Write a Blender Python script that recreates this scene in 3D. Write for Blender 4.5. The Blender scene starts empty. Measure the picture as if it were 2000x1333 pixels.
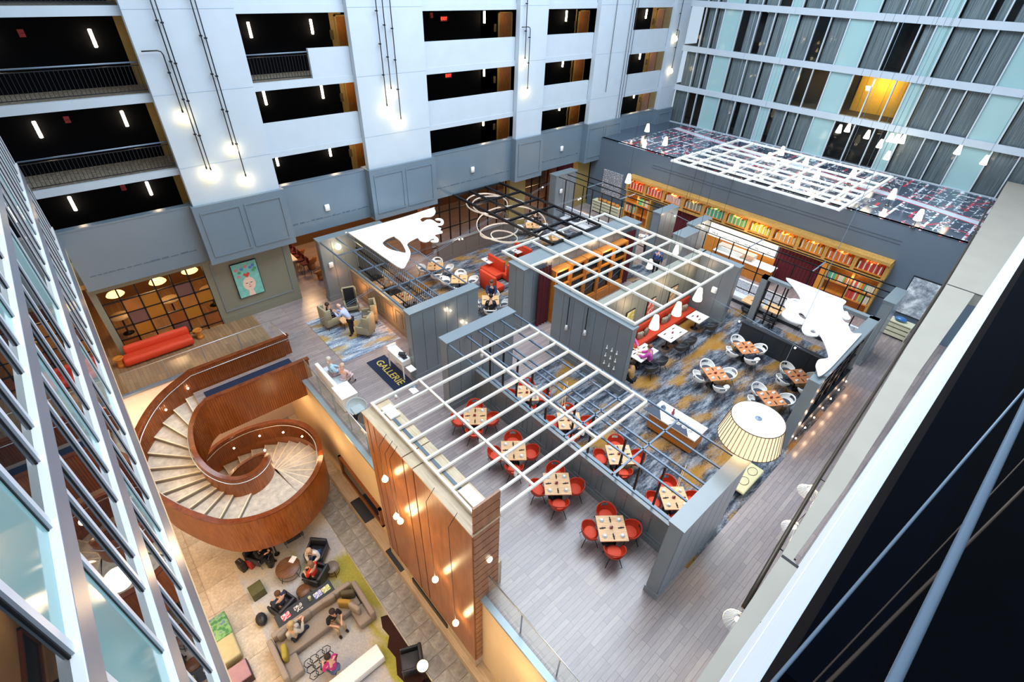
import bpy, bmesh, math, random
from mathutils import Matrix, Vector, noise
random.seed(7)
PI = math.pi
C = bpy.context.scene.collection
SC = bpy.context.scene
# ------------------------------------------------------------------ camera
F = 964.9
R = [[0.74589896, -0.66524712, 0.03287867], [-0.37915196, -0.46466752, -0.8002049], [0.54761166, 0.58440599, -0.59882477]]
H = 15.0
cam = bpy.data.cameras.new('camera'); co = bpy.data.objects.new('camera', cam); C.objects.link(co)
cam.lens = F / 2000 * 36; cam.sensor_width = 36; cam.clip_start = 0.02; cam.clip_end = 300
co.matrix_world = Matrix(((R[0][0], -R[1][0], -R[2][0], 0), (R[0][1], -R[1][1], -R[2][1], 0), (R[0][2], -R[1][2], -R[2][2], H), (0, 0, 0, 1)))
SC.camera = co
# ------------------------------------------------------------------ light
SC.view_settings.view_transform = 'Standard'
SC.view_settings.look = 'None'
SC.view_settings.gamma = 1
SC.view_settings.use_curve_mapping = False
SC.view_settings.exposure = 0.22
SC.cycles.max_bounces = 7
SC.cycles.diffuse_bounces = 4
SC.cycles.transparent_max_bounces = 12
SC.cycles.caustics_reflective = False
SC.cycles.caustics_refractive = False
SC.cycles.sample_clamp_indirect = 4
W = bpy.data.worlds.new('sky'); SC.world = W; W.use_nodes = True
bg = W.node_tree.nodes['Background']; bg.inputs[0].default_value = (0.66, 0.83, 1.0, 1); bg.inputs[1].default_value = .95


def lamp(loc, power, col=(1, .62, .3), r=.25, kind='POINT', rot=(0, 0, 0), size=1, size_y=None, spot=1.6):
    l = bpy.data.lights.new('light', kind); l.energy = power; l.color = col
    if kind == 'AREA':
        l.size = size
        if size_y: l.shape = 'RECTANGLE'; l.size_y = size_y
    else: l.shadow_soft_size = r
    if kind == 'SPOT': l.spot_size = spot; l.spot_blend = .7
    o = bpy.data.objects.new('light', l); C.objects.link(o); o.location = loc; o.rotation_euler = rot
    return o


# the skylight's clear midday light falling from the atrium roof
lamp((18, 12, 24), 8500, (.78, .90, 1), kind='AREA', size=26, size_y=16)


def ray(px, py):
    d = ((px - 1000) / F, (py - 666.5) / F, 1.0)
    return [sum(R[k][i] * d[k] for k in range(3)) for i in range(3)]


def at(px, py, z=0.0):
    """the point of the level z that the photograph shows at a pixel"""
    d = ray(px, py); t = (z - H) / d[2]
    return (d[0] * t, d[1] * t, z)


def aty(px, py, y):
    d = ray(px, py); t = y / d[1]
    return (d[0] * t, y, H + d[2] * t)


def atx(px, py, x):
    d = ray(px, py); t = x / d[0]
    return (x, d[1] * t, H + d[2] * t)


# ------------------------------------------------------------------ meshes
class MB:
    def __init__(s): s.v = []; s.f = []; s.sm = []

    def add(s, vs, fs, smooth=False):
        b = len(s.v); s.v += [tuple(v) for v in vs]; s.f += [tuple(i + b for i in f) for f in fs]; s.sm += [smooth] * len(fs)
        return s

    def box(s, x0, y0, z0, x1, y1, z1):
        x0, x1 = min(x0, x1), max(x0, x1); y0, y1 = min(y0, y1), max(y0, y1); z0, z1 = min(z0, z1), max(z0, z1)
        return s.add([(x0, y0, z0), (x1, y0, z0), (x1, y1, z0), (x0, y1, z0), (x0, y0, z1), (x1, y0, z1), (x1, y1, z1), (x0, y1, z1)],
                     [(0, 3, 2, 1), (4, 5, 6, 7), (0, 1, 5, 4), (1, 2, 6, 5), (2, 3, 7, 6), (3, 0, 4, 7)])

    def cbox(s, c, d): return s.box(c[0] - d[0] / 2, c[1] - d[1] / 2, c[2] - d[2] / 2, c[0] + d[0] / 2, c[1] + d[1] / 2, c[2] + d[2] / 2)

    def rbox(s, x0, y0, z0, x1, y1, z1, r=.05, n=3):
        """box with rounded vertical and top edges"""
        P = []
        for (cx, cy, a0) in ((x1 - r, y1 - r, 0), (x0 + r, y1 - r, 90), (x0 + r, y0 + r, 180), (x1 - r, y0 + r, 270)):
            for k in range(n + 1): a = math.radians(a0 + 90 * k / n); P.append((math.cos(a), math.sin(a), cx, cy))
        rows = [(z0, r * .6), (z0 + r * .4, r)] + [(z1 - r + r * math.sin(PI / 2 * k / n), r * math.cos(PI / 2 * k / n)) for k in range(n + 1)]
        vs = []; fs = []; m = len(P)
        for z, q in rows: vs += [(cx + c * q, cy + d * q, z) for c, d, cx, cy in P]
        for i in range(len(rows) - 1):
            for j in range(m): k = (j + 1) % m; fs.append((i * m + j, i * m + k, (i + 1) * m + k, (i + 1) * m + j))
        fs.append(tuple(range(m))[::-1]); fs.append(tuple(range((len(rows) - 1) * m, len(rows) * m)))
        return s.add(vs, fs, True)

    def bar(s, p, q, w=.05, h=None, up=(0, 0, 1)):
        h = h or w; p = Vector(p); q = Vector(q); d = (q - p).normalized(); u = Vector(up)
        if abs(d.dot(u)) > .98: u = Vector((0, 1, 0))
        a = d.cross(u).normalized() * w / 2; b = a.cross(d).normalized() * h / 2
        vs = [p - a - b, p + a - b, p + a + b, p - a + b, q - a - b, q + a - b, q + a + b, q - a + b]
        return s.add(vs, [(0, 3, 2, 1), (4, 5, 6, 7), (0, 1, 5, 4), (1, 2, 6, 5), (2, 3, 7, 6), (3, 0, 4, 7)])

    def tube(s, pts, r=.02, n=6, closed=False):
        pts = [Vector(p) for p in pts]; m = len(pts); rs = r if isinstance(r, (list, tuple)) else [r] * m
        vs = []; fs = []; prev = None
        for i, p in enumerate(pts):
            if closed: d = pts[(i + 1) % m] - pts[i - 1]
            else: d = pts[min(i + 1, m - 1)] - pts[max(i - 1, 0)]
            d.normalize()
            if prev is None: u = Vector((0, 0, 1)) if abs(d.z) < .95 else Vector((1, 0, 0))
            else: u = prev
            a = d.cross(u).normalized(); b = a.cross(d).normalized(); prev = b
            vs += [p + (a * math.cos(2 * PI * k / n) + b * math.sin(2 * PI * k / n)) * rs[i] for k in range(n)]
        for i in range(m if closed else m - 1):
            j = (i + 1) % m
            for k in range(n): l = (k + 1) % n; fs.append((i * n + k, i * n + l, j * n + l, j * n + k))
        if not closed: fs += [tuple(range(n))[::-1], tuple(range((m - 1) * n, m * n))]
        return s.add(vs, fs, True)

    def lathe(s, prof, c=(0, 0, 0), n=24, caps=True, sx=1, sy=1):
        vs = []; fs = []
        for r, z in prof: vs += [(c[0] + r * sx * math.cos(2 * PI * k / n), c[1] + r * sy * math.sin(2 * PI * k / n), c[2] + z) for k in range(n)]
        for i in range(len(prof) - 1):
            for k in range(n): l = (k + 1) % n; fs.append((i * n + k, i * n + l, (i + 1) * n + l, (i + 1) * n + k))
        if caps: fs += [tuple(range(n))[::-1], tuple(range((len(prof) - 1) * n, len(prof) * n))]
        return s.add(vs, fs, True)

    def ell(s, c, r, n=10, m=6):
        return s.lathe([(r[0] * max(math.sin(PI * i / m), .03), -r[2] * math.cos(PI * i / m)) for i in range(m + 1)], c, n, True, 1, r[1] / r[0])

    def prism(s, pts, z0, z1):
        n = len(pts); vs = [(p[0], p[1], z0) for p in pts] + [(p[0], p[1], z1) for p in pts]
        return s.add(vs, [tuple(range(n))[::-1], tuple(range(n, 2 * n))] + [(i, (i + 1) % n, (i + 1) % n + n, i + n) for i in range(n)])

    def sweep(s, path, zb, zt, th=.12, side=1, cap=True):
        """a wall along a plan path [(x, y)], its foot zb[i], its top zt[i], th thick to one side"""
        m = len(path); N = []
        for i in range(m):
            a = Vector(path[max(i - 1, 0)][:2]); b = Vector(path[min(i + 1, m - 1)][:2]); d = (b - a).normalized(); N.append(Vector((-d.y, d.x)) * side)
        vs = []
        for i in range(m):
            p = Vector(path[i][:2]); q = p + N[i] * th
            vs += [(p.x, p.y, zb[i]), (p.x, p.y, zt[i]), (q.x, q.y, zt[i]), (q.x, q.y, zb[i])]
        fs = []
        for i in range(m - 1):
            for k in range(4): l = (k + 1) % 4; fs.append((i * 4 + k, i * 4 + l, i * 4 + 4 + l, i * 4 + 4 + k))
        fs += [(0, 3, 2, 1), (m * 4 - 4, m * 4 - 3, m * 4 - 2, m * 4 - 1)]
        return s.add(vs, fs)

    def data(s, name, m):
        me = bpy.data.meshes.new(name); me.from_pydata(s.v, [], s.f); me.materials.append(m)
        me.polygons.foreach_set('use_smooth', s.sm); me.update()
        bm = bmesh.new(); bm.from_mesh(me); bmesh.ops.recalc_face_normals(bm, faces=bm.faces); bm.to_mesh(me); bm.free()
        return me

    def build(s, name, m, parent=None, label=None, loc=None, rz=0):
        o = bpy.data.objects.new(name, s.data(name, m)); C.objects.link(o)
        if parent: o.parent = parent
        if label: o['label'] = label
        if loc: o.location = loc
        if rz: o.rotation_euler[2] = rz
        return o


def to_mesh(o):
    """a text or curve becomes an ordinary mesh object"""
    bpy.context.view_layer.update()
    me = bpy.data.meshes.new_from_object(o.evaluated_get(bpy.context.evaluated_depsgraph_get()))
    r = bpy.data.objects.new(o.name, me); nm = o.name.split('.')[0]; C.objects.link(r); r.parent = o.parent; r.location = o.location; r.rotation_euler = o.rotation_euler
    bpy.data.objects.remove(o); r.name = nm; return r


def letters(body, size, m, parent, loc, rot, extrude=.003, center=True, offset=0):
    cu = bpy.data.curves.new('letters', 'FONT'); cu.body = body; cu.size = size; cu.extrude = extrude; cu.offset = offset; cu.resolution_u = 3
    if center: cu.align_x = 'CENTER'; cu.align_y = 'CENTER'
    cu.materials.append(m); q = bpy.data.objects.new('letters', cu); C.objects.link(q); q.parent = parent; q.location = loc; q.rotation_euler = rot
    return to_mesh(q)


def tag(o, label, cat, group=None, kind=None):
    o['label'] = label; o['category'] = cat
    if group: o['group'] = group
    if kind: o['kind'] = kind
    return o


def thing(name, label, cat, loc=(0, 0, 0), rz=0, group=None):
    o = bpy.data.objects.new(name, None); C.objects.link(o); o.empty_display_size = .2
    o.location = loc; o.rotation_euler = (0, 0, rz)
    return tag(o, label, cat, group)


def struct(o, label=None):
    o['kind'] = 'structure'
    if label: o['label'] = label
    return o


def dup(o, loc=None, rz=None, label=None, group=None, scale=None, parent=None):
    r = o.copy(); C.objects.link(r)
    if parent: r.parent = parent
    if loc is not None: r.location = loc
    if rz is not None: r.rotation_euler[2] = rz
    if scale: r.scale = (scale,) * 3
    if label: r['label'] = label
    if group: r['group'] = group
    for ch in o.children: dup(ch, parent=r)
    return r


# ------------------------------------------------------------------ materials
def lin(c): c /= 255; return c / 12.92 if c <= .04045 else ((c + .055) / 1.055) ** 2.4


def rgb(h): h = h.lstrip('#'); return tuple(lin(int(h[i:i + 2], 16)) for i in (0, 2, 4)) + (1,)


class NT:
    def __init__(s, name):
        s.m = bpy.data.materials.new(name); s.m.use_nodes = True; s.t = s.m.node_tree; s.b = s.t.nodes['Principled BSDF']; s.o = s.t.nodes['Material Output']
        s.m.cycles.emission_sampling = 'NONE' if name != 'x' else 'AUTO'

    def n(s, ty, **k):
        a = s.t.nodes.new(ty)
        for q, v in k.items():
            if q[0] == '_': setattr(a, q[1:], v)
            else: a.inputs[q.replace('__', ' ')].default_value = v
        return a

    def l(s, a, b): s.t.links.new(a, b)

    def co(s, scale=(1, 1, 1), rot=(0, 0, 0), obj=True):
        c = s.n('ShaderNodeTexCoord'); m = s.n('ShaderNodeMapping'); m.inputs['Scale'].default_value = scale; m.inputs['Rotation'].default_value = rot
        s.l(c.outputs['Object'], m.inputs[0]); return m.outputs[0]

    def noise(s, vec, scale=5, detail=3, rough=.5):
        a = s.n('ShaderNodeTexNoise', Scale=scale, Detail=detail, Roughness=rough); s.l(vec, a.inputs['Vector']); return a.outputs['Fac']

    def ramp(s, fac, stops, const=False):
        r = s.n('ShaderNodeValToRGB'); e = r.color_ramp.elements
        if const: r.color_ramp.interpolation = 'CONSTANT'
        while len(e) < len(stops): e.new(.5)
        for i, (p, c) in enumerate(stops): e[i].position = p; e[i].color = rgb(c) if isinstance(c, str) else (c, c, c, 1)
        s.l(fac, r.inputs[0]); return r.outputs[0]

    def mix(s, a, b, fac, mode='MIX'):
        m = s.n('ShaderNodeMix', _data_type='RGBA', _blend_type=mode)
        for k, v in ((6, a), (7, b)):
            if isinstance(v, str): m.inputs[k].default_value = rgb(v)
            else: s.l(v, m.inputs[k])
        if isinstance(fac, (int, float)): m.inputs[0].default_value = fac
        else: s.l(fac, m.inputs[0])
        return m.outputs[2]

    def bump(s, h, strength=.3, dist=.01):
        b = s.n('ShaderNodeBump', Strength=strength, Distance=dist); s.l(h, b.inputs['Height']); s.l(b.outputs[0], s.b.inputs['Normal'])

    def base(s, c, rough=.5, metal=0, spec=.5):
        if isinstance(c, str): s.b.inputs['Base Color'].default_value = rgb(c)
        else: s.l(c, s.b.inputs['Base Color'])
        s.b.inputs['Roughness'].default_value = rough; s.b.inputs['Metallic'].default_value = metal; s.b.inputs['Specular IOR Level'].default_value = spec
        return s


MATS = {}


def mat(name, c, rough=.55, metal=0, var=.12, scale=6, emit=None, es=0, spec=.5):
    if name in MATS: return MATS[name]
    t = NT(name); v = t.co(); f = t.noise(v, scale, 4)
    k = t.ramp(f, [(.3, 1 - var), (.7, 1.0)]); col = t.mix(c, k, 1.0, 'MULTIPLY')
    t.base(col, rough, metal, spec)
    if emit: t.b.inputs['Emission Color'].default_value = rgb(emit); t.b.inputs['Emission Strength'].default_value = es
    if var > .08 and not metal: t.bump(f, .12, .01)
    t.b.inputs['Coat Weight'].default_value = .5 if name in ('grey_panel_paint', 'grey_facade_paint') else 0; t.b.inputs['Coat Roughness'].default_value = .3; MATS[name] = t.m; return t.m


def wood(name, c1, c2, scale=(1, 12, 12), rot=(0, 0, 0), rough=.4, nscale=2.5):
    if name in MATS: return MATS[name]
    t = NT(name); f = t.noise(t.co(scale, rot), nscale, 6, .6); g = t.noise(t.co((3, 3, 3)), .6, 2)
    col = t.mix(t.ramp(f, [(.3, c1), (.68, c2)]), t.ramp(g, [(.3, .82), (.7, 1.)]), 1, 'MULTIPLY'); t.base(col, rough); t.bump(f, .15, .004)
    MATS[name] = t.m; return t.m


def planks(name, c, rot=0, w=.16, ln=1.3, rough=.3):
    t = NT(name); v = t.co((1, 1, 1), (0, 0, rot))
    b = t.n('ShaderNodeTexBrick'); b.inputs['Scale'].default_value = 1; b.inputs['Brick Width'].default_value = ln; b.inputs['Row Height'].default_value = w
    b.inputs['Mortar Size'].default_value = .006; b.inputs['Mortar Smooth'].default_value = .2; b.offset_frequency = 3; b.offset = .37
    b.inputs['Color1'].default_value = rgb(c[0]); b.inputs['Color2'].default_value = rgb(c[1]); b.inputs['Mortar'].default_value = rgb(c[2])
    t.l(v, b.inputs['Vector'])
    f = t.noise(t.co((1.2, 14, 1), (0, 0, rot)), 3, 5, .6); g = t.noise(t.co(), .35, 2)
    col = t.mix(b.outputs[0], t.ramp(f, [(.3, .7), (.7, 1.1)]), .8, 'MULTIPLY')
    col = t.mix(col, t.ramp(g, [(.35, .85), (.65, 1.)]), 1, 'MULTIPLY')
    t.base(col, rough, 0, .8); t.bump(b.outputs['Fac'], -.2, .004); return t.m


def carpet(name, cols, och, s=1.0, thr=.60, sm=.03):
    t = NT(name); v = t.co((1, 1.0, 1), (0, 0, .68)); st = t.co((.35 * s, 1.6 * s, 1), (0, 0, .68))
    a = t.noise(st, 2.2, 8, .75); b = t.noise(t.co(), 14 * s, 6, .8)
    base = t.mix(t.ramp(a, [(.30, cols[0]), (.45, cols[1]), (.56, cols[2]), (.72, cols[3])]), t.ramp(b, [(.35, .45), (.62, 1.4)]), .9, 'MULTIPLY')
    p = t.noise(t.co((.55 * s, 1.1 * s, 1), (0, 0, .68)), .9, 1.2, .4); q = t.noise(t.co(), 26 * s, 3, .7)
    ad = t.n('ShaderNodeMath', _operation='MULTIPLY_ADD'); t.l(q, ad.inputs[0]); ad.inputs[1].default_value = .6; t.l(p, ad.inputs[2])
    m = t.ramp(ad.outputs[0], [(thr + .17, 0.), (thr + .17 + sm, .85)])
    t.base(t.mix(base, och, m), .95, 0, .1); t.bump(b, .3, .01); return t.m


def glass(name, tint, alpha=.75, rough=.02, spec=.5, refl=1.0):
    """thin pane: part clear, part tinted, glossy by angle"""
    if name in MATS: return MATS[name]
    t = NT(name); t.base(tint, rough, 0, spec); t.b.inputs['IOR'].default_value = 1.5
    tr = t.n('ShaderNodeBsdfTransparent'); mx = t.n('ShaderNodeMixShader'); fr = t.n('ShaderNodeFresnel', IOR=1.5)
    ad = t.n('ShaderNodeMath', _operation='MULTIPLY_ADD'); t.l(fr.outputs[0], ad.inputs[0]); ad.inputs[1].default_value = refl; ad.inputs[2].default_value = 1 - alpha; ad.use_clamp = True
    t.l(ad.outputs[0], mx.inputs[0]); t.l(tr.outputs[0], mx.inputs[1]); t.l(t.b.outputs[0], mx.inputs[2]); t.l(mx.outputs[0], t.o.inputs[0])
    MATS[name] = t.m; return t.m


WHITE = mat('white_plaster', '#b4bec8', .7, var=.05, scale=1.5)
GREY = mat('grey_panel_paint', '#788186', .27, var=.06, scale=2)
GREYF = mat('grey_facade_paint', '#657683', .4, var=.06, scale=1)
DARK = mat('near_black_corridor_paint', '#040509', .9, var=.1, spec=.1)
NAVY = mat('navy_paint', '#2a3038', .5, var=.1)
BLACK = mat('black_steel', '#14151a', .4, .3, var=.1)
STEEL = mat('grey_blue_steel', '#76879a', .35, .2, var=.08)
IVORY = mat('ivory_painted_steel', '#eeebe2', .4, var=.04)
YELLOW = mat('ochre_corridor_paint', '#b59352', .6)
CREAM = mat('cream_plaster', '#e3c79a', .75, var=.07, scale=1.2)
DOORW = wood('orange_door_wood', '#a05a1c', '#c07a34', (6, 6, 1))
COPPER = wood('copper_brown_veneer', '#8d5530', '#a86e45', (5, 5, .7), rough=.3, nscale=1.5)
MAHOG = wood('mahogany_veneer', '#74390f', '#a35f2a', (9, 9, .6), rough=.3)
MAHOGD = wood('mahogany_rim', '#642c12', '#85451f', (2, 2, 2), rough=.22)
TRAV = wood('travertine_top', '#b99f80', '#d6bfa0', (8, .5, 1), rough=.5)
BRASS = wood('honey_oak', '#b0813a', '#cc9c52', (1, 6, 6), rough=.75)
OAKO = wood('amber_oak', '#b8691f', '#d8893a', (1, 6, 6), rough=.4)
TABLE = wood('butcher_block_top', '#d9a06a', '#f0c594', (1.5, 9, 1), rough=.4)
WALNUT = wood('walnut', '#4a2c1a', '#7c5236', (1, 8, 1), rough=.4)
RED = mat('orange_red_fabric', '#d2401f', .65, var=.15, scale=20)
CRIM = mat('crimson_velvet', '#5e1320', .8, var=.3, scale=8)
WSHELL = mat('white_shell', '#f4f2ee', .35, var=.03)
PORC = mat('white_porcelain', '#f7f5f2', .25, var=.02)
CHAR = mat('charcoal_leather', '#262830', .45, var=.2, scale=30)
LGREY = mat('light_grey_upholstery', '#aab3b3', .8, var=.1, scale=20)
TAUPE = mat('taupe_sofa_fabric', '#9b8f83', .9, var=.12, scale=20)
WHITEG = mat('white_gloss_laminate', '#f8f8f6', .3, var=.02)
GLOW = mat('glowing_opal_glass', '#fff6e0', .4, emit='#fff1cf', es=4.5, var=.02)
BULB = mat('bulb_filament_glow', '#fff0c8', .4, emit='#ffe2a0', es=15, var=.02)
SCON = mat('sconce_tube_glow', '#fff2d8', .4, emit='#ffe6c0', es=16, var=.02)
for _m in (GLOW, BULB, SCON): _m.cycles.emission_sampling = 'FRONT'
STONE = None
# ------------------------------------------------------------------ floors
L = -5.0
wood_floor = planks('restaurant_planks', ('#a79894', '#908283', '#665d5b'), rot=0, w=.15, ln=1.2)
wood_tan = planks('gallery_planks', ('#a5835e', '#8c6d4f', '#5f4a37'), rot=PI / 2, w=.15, ln=1.2)
fl = MB()
fl.box(4.6, -.2, -.35, 42.5, 32, 0)
struct(fl.build('floor', wood_floor), 'grey brown plank floor of the restaurant level')
g = MB(); g.box(-3.6, 22.2, -.35, 4.6, 32, 0); struct(g.build('floor', wood_tan), 'tan plank floor of the gallery behind the staircase')
# stone floor of the lobby, tile by tile
t = NT('lobby_stone'); a = t.noise(t.co(), 1.3, 8, .7); b = t.noise(t.co(), 9, 6, .7); rnd = t.n('ShaderNodeObjectInfo').outputs['Random']
c1 = t.mix(t.ramp(a, [(.3, '#b3a695'), (.5, '#d3c2ac'), (.7, '#ecdfca')]), t.ramp(b, [(.3, .72), (.7, 1.1)]), 1, 'MULTIPLY')
t.base(t.mix(c1, t.ramp(rnd, [(0, .84), (1, 1.05)]), 1, 'MULTIPLY'), .22); STONE = t.m
t = NT('lobby_grey_stone'); a = t.noise(t.co((1, 1, 1)), 1.6, 8, .7); b = t.noise(t.co(), 10, 6, .7); rnd = t.n('ShaderNodeObjectInfo').outputs['Random']
c1 = t.mix(t.ramp(a, [(.3, '#8a8782'), (.5, '#a5a19b'), (.7, '#c4c0b8')]), t.ramp(b, [(.3, .72), (.7, 1.1)]), 1, 'MULTIPLY')
t.base(t.mix(c1, t.ramp(rnd, [(0, .8), (1, 1.12)]), 1, 'MULTIPLY'), .25); STONEG = t.m
g = MB(); g.box(-6, -.2, L - .3, 4.6, 26, L - .03)
lob = struct(g.build('floor', STONE), 'veined stone tile floor of the lobby')
for (x0, x1, y0, y1, nx, ny, m) in ((-4.6, 2.9, 4, 22.2, 6, 15, STONE), (2.9, 4.1, 4, 22.2, 2, 30, STONEG)):
    tw = (x1 - x0) / nx; th = (y1 - y0) / ny
    g = MB(); g.box(0, 0, L - .03, tw - .012, th - .012, L); d = g.data('tile', m)
    for i in range(nx):
        for j in range(ny):
            o = bpy.data.objects.new('tile', d); C.objects.link(o); o.parent = lob; o.location = (x0 + i * tw, y0 + j * th, 0)
# carpets
car = carpet('restaurant_carpet', ('#1c212c', '#3f4651', '#7a7f88', '#b0b0ae'), '#a5762c', 1.0, .66, .09)
g = MB()
g.box(10.0, 2.1, 0, 23.4, 12.2, .012); g.box(12.2, 16.3, 0, 26, 22.9, .012); g.box(23.4, 2.6, 0, 25.7, 16.3, .012); g.box(16.2, 22.9, 0, 25.8, 24.6, .012)
tag(g.build('restaurant_carpet', car), 'blue grey restaurant carpet with ochre patches on plank floor', 'carpet')
rugm = carpet('lounge_rug_weave', ('#46536a', '#7a8aa0', '#b2bbc5', '#dcd9cf'), '#b8923a', 1.3, .66, .08)
g = MB(); g.box(6.45, 18.35, 0, 9.5, 22.6, .018)
tag(g.build('lounge_rug', rugm), 'light blue and yellow abstract rug under the wing chairs', 'rug')
t = NT('lobby_rug_weave'); v = t.co()
a = t.noise(v, .55, 5, .65); b = t.noise(v, 14, 4, .7); w2 = t.noise(t.co((1.6, .5, 1)), .75, 3, .5)
c1 = t.ramp(a, [(.35, '#aeb2bd'), (.5, '#c2bfbb'), (.6, '#cdbfa9')])
sx = t.n('ShaderNodeSeparateXYZ'); t.l(v, sx.inputs[0])
def mrange(src, a0, a1, b0=0., b1=1.):
    q = t.n('ShaderNodeMapRange'); q.inputs['From Min'].default_value = a0; q.inputs['From Max'].default_value = a1; q.inputs['To Min'].default_value = b0; q.inputs['To Max'].default_value = b1; t.l(src, q.inputs['Value']); return q.outputs[0]
ex = t.n('ShaderNodeMath', _operation='MULTIPLY'); t.l(mrange(sx.outputs['X'], 1.7, 2.5), ex.inputs[0]); t.l(mrange(sx.outputs['Y'], 13.2, 11.5), ex.inputs[1])
ad_ = t.n('ShaderNodeMath', _operation='MULTIPLY_ADD'); t.l(ex.outputs[0], ad_.inputs[0]); ad_.inputs[1].default_value = .3; t.l(w2, ad_.inputs[2])
c2 = t.mix(c1, '#aaa42a', t.ramp(ad_.outputs[0], [(.6, 0.), (.72, .9)])); c3 = c2
t.base(t.mix(c3, t.ramp(b, [(.3, .8), (.7, 1.1)]), 1, 'MULTIPLY'), .95)
g = MB(); g.box(-.95, 4.5, L, 2.85, 16.2, L + .015); tag(g.build('lobby_rug', t.m), 'grey and lime abstract area rug under the lobby sofa', 'rug')
g = MB(); g.prism([(2.84, 5.2), (2.84, 9.4), (2.6, 9.5), (2.45, 9.1), (2.5, 8.7), (2.25, 8.4), (2.3, 7.9), (2.05, 7.4), (2.15, 6.9), (1.95, 6.3), (2.1, 5.2)], L + .015, L + .02); tag(g.build('rug_patch', mat('maroon_pile', '#3b1b14', .95, var=.35, scale=10)), 'dark maroon strip of rug behind the black armchair', 'rug')
g = MB(); g.box(.9, 18.62, 0, 4.6, 20.3, .02); tag(g.build('runner_mat', mat('navy_mat', '#14233f', .9, var=.25, scale=30)), 'navy runner mat between the wooden walls of the stair landing', 'mat')
# slab under the stair landing, slab edges
SLAB = mat('slab_paint', '#d9d6cf', .7, var=.05)
g = MB(); g.box(.55, 18.45, -.35, 4.6, 20.55, 0); struct(g.build('floor', wood_floor), 'stair landing floor at the top of the spiral stair')
g = MB(); g.box(4.5, -.2, L, 4.85, 18.35, -.06); g.box(4.5, 20.6, L, 4.85, 22.2, -.06); g.box(4.5, 18.35, L, 4.85, 20.6, -.36)
struct(g.build('wall_lobby_right', CREAM), 'cream lobby wall below the restaurant floor')
g = MB(); g.box(-3.6, 22.15, L, 4.6, 22.35, -.06); struct(g.build('wall_lobby_back', mat('pale_rose_plaster', '#e6d6cd', .75, var=.05)), 'pale lobby wall under the gallery')
g = MB(); g.box(4.42, -.2, -.1, 4.62, 18.4, .02); struct(g.build('trim_1', mat('slab_edge_metal', '#9fb0b8', .35, .4, var=.05)), 'steel channel along the floor edge')
g = MB(); g.box(-3.6, 22.1, -.1, 4.6, 22.25, .02); struct(g.build('trim_2', STEEL))
# stone bench ledge along the lobby wall with dark cushions
led = thing('stone_ledge', 'long travertine bench ledge along the lobby wall', 'ledge', (0, 0, 0))
g = MB(); g.box(4.0, 3, L, 4.5, 16.6, L + .42); g.build('seat_slab', TRAV, led)
for k, (y0, y1) in enumerate(((13.2, 14.6), (10.3, 11.5))):
    g = MB(); g.rbox(4.02, y0, L + .421, 4.48, y1, L + .47, .03); tag(g.build('bench_cushion', CHAR), ['black bench cushion under the framed screen', 'black bench cushion left of the firebox'][k], 'cushion')
fr = thing('framed_screen', 'brown framed wall screen above the stone ledge', 'screen')
g = MB(); g.box(4.38, 12.2, L + .95, 4.5, 15.9, L + 1.08); g.box(4.38, 12.2, L + 2.1, 4.5, 15.9, L + 2.2); g.box(4.38, 12.2, L + .95, 4.5, 12.32, L + 2.2); g.box(4.38, 15.8, L + .95, 4.5, 15.9, L + 2.2)
g.build('frame', MAHOG, fr); g = MB(); g.box(4.43, 12.32, L + 1.08, 4.5, 15.8, L + 2.1); g.build('display', mat('dark_screen', '#0b0c10', .1, var=.02), fr)

# ------------------------------------------------------------------ brown fireplace block
fb = thing('fireplace_wall', 'copper brown veneered fireplace block with a travertine top', 'fireplace', (0, 0, 0))
g = MB(); g.box(4.26, 5.7, L + .55, 5.1, 11.3, 3.55); g.build('core', MAHOG, fb)
ys = [5.68, 8.55, 8.9, 10.9, 11.02, 11.32]
for a_, b_ in ((5.68, 8.36), (8.42, 8.92), (8.98, 10.6), (10.66, 11.0), (11.06, 11.32)):
    g = MB(); g.box(4.2, a_, L + .95, 4.25, b_, 3.56); g.build('panel', COPPER, fb)
for k in range(26):
    z = L + 1.0 + k * .335
    g = MB(); g.box(4.24, 5.63, z, 5.1 if z > 1 else 5.1, 5.69, z + .3); g.build('slat', COPPER, fb)
g = MB(); g.box(4.18, 5.62, 3.56, 5.14, 8.36, 3.62); g.box(4.18, 8.4, 3.56, 5.14, 8.9, 3.62); g.box(4.18, 8.94, 3.56, 5.14, 11.34, 3.62); g.build('top_slab', TRAV, fb)
g = MB(); g.box(4.75, 6.2, 3.621, 4.85, 10.7, 3.64); g.build('slot', mat('slot_steel', '#53606c', .4, var=.05), fb)
g = MB(); g.box(4.2, 5.66, L, 5.1, 11.3, L + .93); g.build('plinth', TRAV, fb)
g = MB(); g.box(4.15, 7.3, L + .55, 4.2, 9.6, L + .85); g.build('firebox', mat('firebox_black', '#08090b', .4, var=.05), fb)
g = MB(); g.box(5.1, 5.66, 0, 5.25, 11.3, 1.2); g.build('back_plinth', TRAV, fb)
for k, (y0, y1) in enumerate(((5.9, 6.9), (10.4, 11.0))):
    g = MB(); g.box(4.7, y0, 3.64, 5.05, y1, 3.7); g.build('cover_plate', WHITEG, fb)
for k, z in enumerate((1.9, L + 1.8)):
    g = MB(); g.ell((4.75, 5.6, z), (.09, .05, .12), 10, 6); g.build('light', GLOW, fb)


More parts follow.
